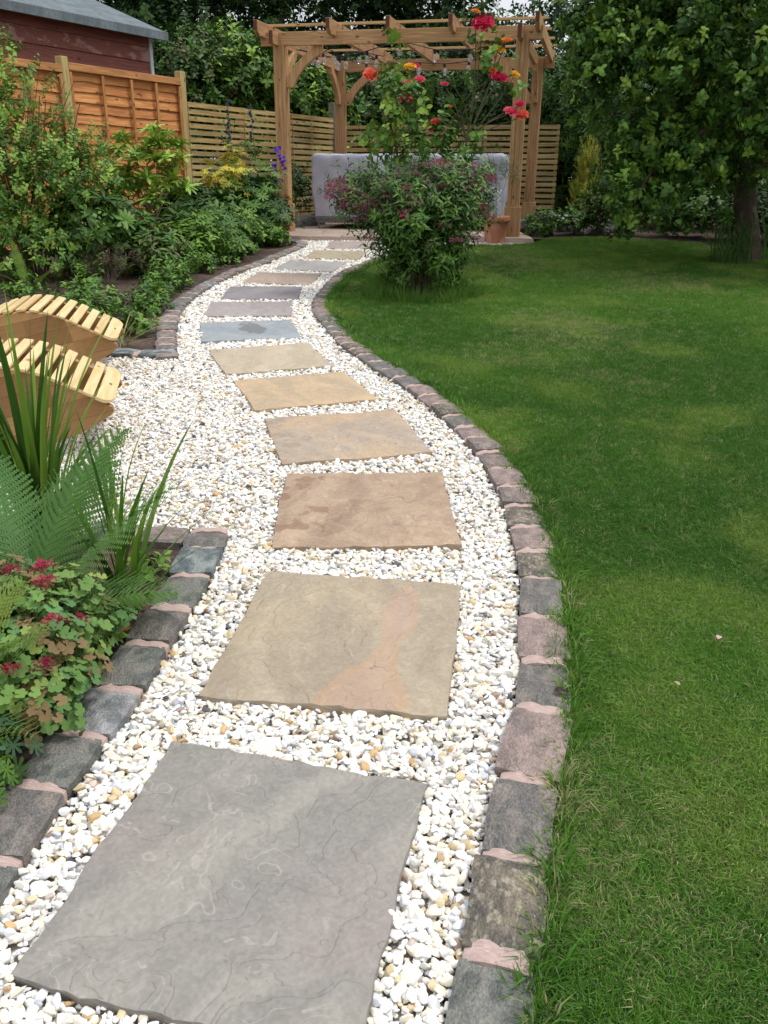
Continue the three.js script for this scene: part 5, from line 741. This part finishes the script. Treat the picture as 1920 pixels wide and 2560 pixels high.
// ---------- climbing rose ----------
function bloomGeo(seed, R, open) { const b = new Bits(), r = rng(seed); for (let k = 0; k < 4; k++) { const n = 4 + k * 2; for (let i = 0; i < n; i++) { const a = i / n * 6.283 + k * 0.7 + rr(r, -0.2, 0.2), e = mix(1.25, 0.15, k / 3 * open) + rr(r, -0.15, 0.15), d = V(Math.cos(a) * Math.cos(e), Math.sin(e), Math.sin(a) * Math.cos(e)), at = V(Math.cos(a), 0, Math.sin(a)).multiplyScalar(R * 0.12 * k); addLeaf(b, at, d, R * mix(0.75, 1.05, k / 3) * rr(r, 0.85, 1.1), R * mix(0.6, 1.0, k / 3), { fold: 0.75, droop: -0.2 + 0.35 * k / 3, prof: [0.75, 1.05, 0.95] }); } } return b.geo(); }
{
  const g = thing('rose', 'tall rose bush with coral, crimson and yellow blooms before the pergola', 'rose bush'), bx = 0.42, bz = -8.1, y = hgt(bx, bz), r = rng(441);
  const bl = [[0.80, 2.47, -8.2, 'crimson', 0.085], [0.73, 2.55, -8.2, 'orange', 0.03], [-0.155, 2.065, -8.2, 'coral', 0.06], [0.19, 2.13, -8.2, 'yellow', 0.05], [0.23, 2.14, -8.22, 'crimson', 0.035], [0.27, 2.03, -8.2, 'pink', 0.045], [0.17, 2.0, -8.15, 'pink', 0.045], [0.15, 1.88, -8.15, 'pink', 0.055], [0.0, 1.87, -8.2, 'coral', 0.035], [0.43, 1.7, -8.15, 'coral', 0.05], [0.36, 1.64, -8.15, 'pink', 0.04], [0.945, 2.05, -8.2, 'crimson', 0.08], [0.9, 2.11, -8.2, 'orange', 0.03], [0.93, 2.27, -8.2, 'yellow', 0.055], [1.0, 2.33, -8.2, 'orange', 0.045], [1.09, 2.08, -8.2, 'yellow', 0.035], [1.07, 1.79, -8.15, 'pink', 0.055], [1.14, 1.84, -8.15, 'crimson', 0.04], [1.17, 1.76, -8.15, 'coral', 0.05], [0.49, 2.0, -8.2, 'pink', 0.028], [0.53, 1.82, -8.2, 'orange', 0.025]];
  const pc = { crimson: lin(0.72, 0.05, 0.14), coral: lin(0.85, 0.2, 0.12), pink: lin(0.85, 0.16, 0.24), yellow: lin(0.85, 0.55, 0.06), orange: lin(0.85, 0.32, 0.05) }, pm = {}; for (const k in pc) pm[k] = tinted(pc[k], M.petal);
  const bg = [0.85, 1, 0.7].map((o, i) => bloomGeo(1200 + i, 1, o)), canes = [], hubs = [V(0.1, 1.35, -8.15), V(0.3, 1.4, -8.1), V(0.5, 1.35, -8.15), V(0.7, 1.55, -8.2), V(-0.1, 1.3, -8.1)];
  for (const h of hubs) canes.push(tube([V(bx + (h.x - bx) * 0.15, y, bz), V(bx + (h.x - bx) * 0.5, y + 0.5, bz), h], 0.011, 0.007, 8, 6));
  bl.forEach(([x, py, z, c, s], i) => { const t = V(x, py - s * 0.4, z), h = hubs.slice().sort((a, b) => a.distanceTo(t) - b.distanceTo(t))[0]; canes.push(tube([h, h.clone().lerp(t, 0.5).add(V(rr(r, -0.06, 0.06), 0.02, 0)), t], 0.006, 0.0035, 6, 5)); const m = mesh('bloom', bg[i % 3], pm[c], g); m.position.set(x, py - s * 0.35, z); m.rotation.set(rr(r, 0.2, 0.9), r() * 6, rr(r, -0.4, 0.4), 'YXZ'); m.rotation.set(rr(r, 0.3, 0.8), rr(r, -0.5, 0.5), 0); m.scale.setScalar(s); });
  for (let i = 0; i < 14; i++) { const h = hubs[i % 5]; canes.push(tube([h, h.clone().add(V(rr(r, -0.2, 0.2), 0.25, 0)), h.clone().add(V(rr(r, -0.35, 0.35), rr(r, 0.35, 0.65), rr(r, -0.1, 0.1)))], 0.005, 0.002, 5, 5)); }
  mesh('canes', merge(canes), tinted(lin(0.1, 0.1, 0.045), M.twig), g);
  crown(g, 'foliage', SP.rose, M.leaf, 140, [[-0.02, 1.85, -8.2, 0.26, 0.26, 0.15], [-0.05, 1.55, -8.15, 0.3, 0.25, 0.2], [0.2, 1.75, -8.15, 0.2, 0.3, 0.15], [0.15, 1.4, -8.1, 0.35, 0.2, 0.2], [0.02, 2.25, -8.2, 0.05, 0.12, 0.05], [0.08, 2.1, -8.2, 0.08, 0.1, 0.06]], { seed: 442, cols: [G.mid, G.fresh, G.fresh, G.deep, G.lime], depth: 0.95, wild: 0.7 });
  crown(g, 'foliage', SP.rose, M.leaf, 95, [[0.85, 2.15, -8.2, 0.2, 0.2, 0.1], [0.78, 2.4, -8.2, 0.12, 0.1, 0.08], [1.06, 1.92, -8.2, 0.12, 0.2, 0.08], [0.6, 1.95, -8.2, 0.2, 0.1, 0.08], [0.5, 1.5, -8.15, 0.4, 0.2, 0.2]], { seed: 443, cols: [G.mid, G.deep, G.mid, G.fresh], depth: 0.95, wild: 0.7 });
}
// ---------- young olive in the pot ----------
{ const g = thing('olive_sapling', 'thin young olive with narrow leaves growing in the terracotta pot', 'sapling', [1.28, hgt(1.28, -10.56) + 0.26, -10.56]); mesh('stem', merge([tube([V(0, 0, 0), V(-0.01, 0.2, 0), V(-0.03, 0.5, 0)], 0.006, 0.003, 6, 5), tube([V(-0.01, 0.2, 0), V(0.06, 0.3, 0), V(0.1, 0.46, 0)], 0.004, 0.002, 5, 5)]), M.palestem, g); crown(g, 'foliage', SP.olive, M.soft, 34, [[-0.02, 0.48, 0, 0.15, 0.18, 0.12], [0.09, 0.42, 0, 0.08, 0.12, 0.08]], { seed: 450, cols: [G.grey, G.grey, lin(0.2, 0.25, 0.1), G.mid], up: 1, depth: 1 }); }
// ---------- apple tree ----------
{
  const g = thing('apple_tree', 'spreading apple tree with stout dark trunk overhanging the lawn', 'tree'), r = rng(461), B0 = V(3.78, hgt(3.78, -9.3) - 0.05, -9.3), F = V(3.66, 1.3, -9.3);
  const tr = tube([B0, B0.clone().lerp(F, 0.3).add(V(0.02, 0, 0)), B0.clone().lerp(F, 0.7).add(V(-0.03, 0, 0)), F.clone().add(V(0, 0.15, 0))], 0.115, 0.1, 16, 14), tp = tr.attributes.position; for (let i = 0; i < tp.count; i++) { const y = tp.getY(i), a = Math.atan2(tp.getZ(i) + 9.3, tp.getX(i) - 3.7), k = 1 + 0.14 * (fbm(a * 2 + 20, y * 4, 3, 463) - 0.5) + 0.35 * Math.exp(-(y - B0.y) * 9); const c = B0.clone().lerp(F, (y - B0.y) / (F.y - B0.y)); tp.setX(i, c.x + (tp.getX(i) - c.x) * k); tp.setZ(i, c.z + (tp.getZ(i) - c.z) * k); } tr.computeVertexNormals(); mesh('trunk', tr, M.bark, g);
  const limbs = [], ends = [[2.1, 2.3, -9.0], [2.4, 3.2, -9.3], [3.3, 3.9, -9.5], [4.5, 3.4, -9.1], [5.3, 2.4, -9.2], [2.55, 1.35, -8.7], [3.0, 2.6, -8.2], [4.4, 2.3, -8.1], [3.6, 3.0, -10.8], [2.3, 1.9, -10.2], [5.2, 1.5, -9.9]];
  const tips = []; for (const e of ends) { const t = V(...e), mdl = F.clone().lerp(t, 0.5).add(V(rr(r, -0.15, 0.15), 0.25 + rr(r, 0, 0.2), rr(r, -0.15, 0.15))); limbs.push(tube([F, F.clone().lerp(mdl, 0.5), mdl, t], 0.075, 0.02, 12, 7)); for (let k = 0; k < 7; k++) { const f = rr(r, 0.35, 1), s = f < 0.5 ? F.clone().lerp(mdl, f * 2) : mdl.clone().lerp(t, f * 2 - 1), q = s.clone().add(V(rr(r, -0.6, 0.6), rr(r, -0.35, 0.5), rr(r, -0.6, 0.6))); limbs.push(tube([s, s.clone().lerp(q, 0.5).add(V(0, 0.06, 0)), q], 0.018, 0.005, 6, 5)); tips.push([q.x, q.y, q.z, 0.36, 0.3, 0.36]); } tips.push([t.x, t.y, t.z, 0.45, 0.38, 0.45]); }
  mesh('limbs', merge(limbs), M.bark, g);
  const extra = [[2.05, 2.65, -9.0, 0.38, 0.3, 0.4], [1.95, 2.1, -8.9, 0.3, 0.3, 0.4], [2.3, 1.55, -8.8, 0.33, 0.35, 0.35], [2.45, 1.05, -8.8, 0.3, 0.25, 0.3], [2.6, 2.1, -8.3, 0.5, 0.45, 0.4], [3.3, 1.9, -8.0, 0.5, 0.4, 0.4], [2.3, 2.9, -8.9, 0.5, 0.4, 0.4], [3.1, 3.2, -8.6, 0.6, 0.45, 0.5], [4.0, 2.9, -8.3, 0.6, 0.5, 0.4], [2.8, 1.4, -8.5, 0.4, 0.3, 0.35], [4.1, 1.8, -8.2, 0.45, 0.35, 0.35], [2.3, 0.85, -8.9, 0.12, 0.22, 0.12], [3.4, 1.5, -8.4, 0.35, 0.22, 0.3], [4.6, 1.7, -8.6, 0.5, 0.4, 0.4]];
  crown(g, 'crown', SP.apple, M.leaf, 8200, [...tips, ...extra.map(b => [...b, 1.6])], { seed: 464, cols: [G.deep, G.mid, G.mid, G.deep, G.fresh, G.deep, G.dark, G.lime], depth: 0.85, jag: 0.3, up: 0.1, wild: 0.9, s0: 0.6, s1: 0.95, keep: p => p.z < -7.2 && p.x / -p.z > (p.y > 1.8 ? 0.172 : 0.218) + 0.02 * Math.sin(p.y * 9) });
  const ag = new THREE.SphereGeometry(0.022, 8, 6), am = new THREE.MeshStandardMaterial({ color: lin(0.22, 0.28, 0.07), roughness: 0.5 }); for (let i = 0; i < 34; i++) { const t = extra[Math.floor(r() * extra.length)], m = mesh('young_apple', ag, am, g), d = randDir(r); m.position.set(t[0] + d.x * t[3] * 0.9, t[1] + d.y * t[4] * 0.9, t[2] + Math.abs(d.z) * t[5] * 0.9); }
}
{ const r = rng(471); for (const [x, z, n, l] of [[3.5, -9.0, 130, 'tuft of long grass at the foot of the apple tree'], [4.05, -9.25, 40, 'tuft of long grass behind the apple trunk']]) { const g = thing('long_grass', l, 'grass clump', [x, hgt(x, z) - 0.01, z]); const list = many(n, () => { const a = r() * 6.283, k = rr(r, 0.05, 0.28), h = rr(r, 0.18, 0.48), bx = rr(r, -0.18, 0.18), bz = rr(r, -0.14, 0.14); return bladeGeo(V(bx, 0, bz), V(bx + Math.cos(a) * k * 0.4, h * 0.8, bz + Math.sin(a) * k * 0.4), V(bx + Math.cos(a) * k, h, bz + Math.sin(a) * k), 0.009, 0.3, 5); }); mesh('blades', merge(list), tinted(lin(0.07, 0.15, 0.03)), g); } }
// ---------- border beyond the lawn ----------
[[1.95, -11.3, 0.22, 0.25, 'ground', [G.grey, G.mid], 'grey green border plant beside the rockery'], [2.35, -11.35, 0.25, 0.28, 'ground', [G.mid, G.deep], 'small border plant in front of the rockery stones'], [2.75, -11.4, 0.25, 0.4, 'herb', [G.deep, G.olive], 'brownish green border perennial beside the bare soil'], [3.3, -11.2, 0.32, 0.36, 'gera', [G.deep, G.mid], 'border cranesbill mound with violet flowers'], [3.75, -11.0, 0.3, 0.4, 'herb', [G.deep, G.mid], 'leafy border plant beyond the violet cranesbill'], [4.3, -10.6, 0.35, 0.45, 'herb', [G.deep, G.dark], 'dark border plant behind the apple trunk'], [5.0, -10.2, 0.4, 0.5, 'herb', [G.deep, G.mid], 'tall leafy border plant past the apple trunk']].forEach(([x, z, w, h, k, cols, l], i) => { const y = bedH(x, z); leafThing('border_plant', l, 'border plant', SP[k], M.leaf, Math.round((k === 'ground' ? 260 : 110) * w / 0.25), [[x, y + h * 0.5, z, w, h * 0.55, w]], { seed: 480 + i, cols: [...cols, G.mid], up: 0.9, depth: 0.9, floor: y, s0: 0.8, s1: 1.5, group: 'border plants beyond the lawn' }); });
{ const r = rng(490), fm = [tinted(lin(0.75, 0.74, 0.7), M.petal), tinted(lin(0.28, 0.08, 0.5), M.petal), tinted(lin(0.75, 0.14, 0.08), M.petal)]; const put = (n, x, z, y, sx, k, l) => { const g = thing('flower_patch', l, 'flowers'); for (let i = 0; i < n; i++) { const m = mesh('blossom', floretGeo, fm[k], g); m.position.set(x + rr(r, -sx, sx), y + rr(r, -0.04, 0.05), z + rr(r, -0.08, 0.12)); m.rotation.set(rr(r, -0.6, 0.6), r() * 6, 0); m.scale.setScalar(rr(r, 0.7, 1.1)); } }; put(16, 2.2, -11.1, bedH(2.2, -11.1) + 0.2, 0.25, 0, 'scatter of small white flowers in front of the rockery'); put(14, 3.2, -10.95, bedH(3.2, -10.95) + 0.34, 0.22, 1, 'scatter of violet flowers on the cranesbill mound'); put(4, 3.0, -11.1, bedH(3, -11.1) + 0.5, 0.5, 2, 'few scarlet flowers among the border plants'); }
{ const g = thing('golden_conifer', 'slim golden conifer behind the border', 'conifer'), y = bedH(2.62, -12.0); mesh('trunk', tube([V(2.62, y, -12.0), V(2.62, y + 0.5, -12), V(2.62, y + 1.0, -12)], 0.02, 0.008, 5, 6), M.twig, g); crown(g, 'crown', SP.needle, M.soft, 520, [[2.62, y + 0.35, -12, 0.18, 0.36, 0.2], [2.62, y + 0.72, -12, 0.12, 0.38, 0.13]], { seed: 495, cols: [lin(0.55, 0.52, 0.06), lin(0.42, 0.46, 0.06), lin(0.3, 0.36, 0.06)], up: 1.3, depth: 0.7 }); }
// dark shrubs behind the border
[[3.6, -13.7, 0.8, 1.3, 'dark evergreen shrub at the free end of the back fence'], [4.0, -12.8, 1.0, 1.6, 'dark evergreen shrub behind the apple tree'], [5.3, -12.4, 1.1, 1.7, 'dark broad shrub behind the border past the apple trunk'], [3.3, -15, 1.2, 1.9, 'tall dark shrub beyond the back fence end'], [6.8, -11.8, 1.1, 1.8, 'dark shrub at the far side of the border']].forEach(([x, z, w, h, l], i) => { const y = bedH(x, z); leafThing('dark_shrub', l, 'shrub', i % 2 ? SP.lance : SP.round, M.leaf, 1500, [[x, y + h * 0.5, z, w * 0.7, h * 0.55, w * 0.6], [x + 0.3, y + h * 0.85, z, w * 0.5, h * 0.3, w * 0.5], [x - 0.4, y + h * 0.75, z, w * 0.45, h * 0.35, w * 0.45]], { seed: 500 + i, cols: [G.dark, G.deep, G.dark, G.deep, G.mid], s0: 1.3, s1: 2, depth: 0.6, jag: 0.35, floor: y, stems: [[x, y, z], 8, h * 0.7, w * 0.5, 0.015], stemMat: M.twig, group: 'dark shrubs behind the border' }); });
// ---------- laurel and trees beyond the fences ----------
[[-3.2, -14.3, 'bright laurel hedge rising beside the shed', [[-3.1, 2.3, -14.2, 0.75, 0.75, 0.6], [-2.4, 2.6, -14.5, 0.8, 0.62, 0.6], [-2.7, 1.6, -14.3, 1.0, 0.7, 0.6], [-3.5, 2.2, -14.5, 0.6, 0.7, 0.6]]], [-1.6, -15, 'laurel hedge behind the left pergola post', [[-1.6, 2.3, -15.1, 0.75, 0.6, 0.6], [-1.1, 2.1, -15.4, 0.6, 0.6, 0.6], [-1.5, 1.6, -15.2, 0.9, 0.7, 0.5]]]].forEach(([x, z, l, B], i) => leafThing('laurel', l, 'hedge shrub', SP.laurel, M.gloss, i ? 800 : 1500, B, { seed: 510 + i, cols: [G.deep, G.mid, G.mid, G.fresh, G.deep, G.mid, G.lime], depth: 0.5, jag: 0.25, up: 0.8, stems: [[x, 0.6, z], 10, 1.8, 0.7, 0.02], stemMat: M.twig, group: 'laurel beyond the fence' }));
[[0.2, -16.2, 'dark conifer hedge seen through the pergola'], [2.4, -16.0, 'dark hedge plant behind the right pergola posts'], [4.6, -15.6, 'dark hedge plant beyond the free end of the back fence'], [6.6, -14.9, 'dark hedge plant past the apple tree'], [8.8, -14.2, 'dark hedge plant at the far edge of the border'], [-1.2, -17, 'dark hedge plant beyond the fence corner'], [3.3, -15.2, 'dark hedge plant behind the golden conifer'], [-3.6, -13.9, 'dark hedge plant between the shed and the slatted fence']].forEach(([x, z, l], i) => leafThing('hedge_plant', l, 'hedge shrub', SP.round, M.leaf, 2200, [[x, 1.7, z, 1.2, 1.2, 0.6], [x, 0.9, z + 0.1, 1.3, 0.6, 0.6], [x + 0.6, 2.4, z - 0.2, 0.8, 0.7, 0.6], [x - 0.6, 2.3, z, 0.8, 0.7, 0.6]], { seed: 520 + i, cols: [G.dark, G.deep, G.dark, G.olive], s0: 1.4, s1: 2.2, depth: 0.5, stems: [[x, 0.5, z], 6, 1.8, 0.6, 0.03], stemMat: M.twig, group: 'dark hedge beyond the back fence' }));
const treeSpots = [[-7.6, -17.5, 8.5, 'tall dark tree behind the shed roof'], [-4.6, -18.5, 9, 'tall dark tree with a thick trunk above the laurel'], [-2.1, -19.5, 9, 'tall dark tree between laurel and pergola'], [0.5, -20.5, 9, 'tall dark tree above the middle of the pergola'], [1.9, -24, 5.0, 'smaller dark tree far behind the pergola'], [5.2, -19.0, 8.5, 'tall dark tree above the apple tree'], [8.2, -17.5, 8.5, 'tall dark tree far beyond the apple tree'], [-5.8, -23, 10, 'far tall tree behind the thick-trunked tree'], [7.2, -23, 10, 'far tall tree behind the apple tree'], [-10.5, -15, 9, 'tall dark tree far past the shed']];
treeSpots.forEach(([x, z, h, l], i) => {
  const g = thing('background_tree', l, 'tree', [0, 0, 0], 0, 'tall trees beyond the garden'), r = rng(540 + i), y = 0.4; mesh('trunk', tube([V(x, y, z), V(x + rr(r, -0.15, 0.15), h * 0.4, z), V(x + rr(r, -0.3, 0.3), h * 0.85, z)], i === 1 ? 0.34 : 0.22, 0.06, 8, 8), M.bark, g);
  const B = [], lb = []; for (let k = 0; k < 13; k++) { const a = k * 2.4 + r(), q = rr(r, 0.5, 1.9), hy = mix(1.9, h - 1, (k + r()) / 13), rad = rr(r, 0.9, 1.4); B.push([x + Math.cos(a) * q, hy, z + Math.sin(a) * q, rad, rad * 0.75, rad]); lb.push(tube([V(x, Math.max(1.4, hy - 0.9), z), V(x + Math.cos(a) * q * 0.5, hy - 0.3, z + Math.sin(a) * q * 0.5), V(x + Math.cos(a) * q, hy, z + Math.sin(a) * q)], 0.06, 0.015, 5, 5)); } mesh('limbs', merge(lb), M.bark, g);
  crown(g, 'crown', SP.tree, M.leaf, 2600, B, { seed: 560 + i, cols: [lin(0.025, 0.062, 0.012), lin(0.042, 0.1, 0.018), lin(0.03, 0.075, 0.014), lin(0.05, 0.115, 0.02)], depth: 0.7, jag: 0.3, wild: 0.7, up: 0.2, s0: 0.8, s1: 1.25 });
});
renderer.render(scene, camera);
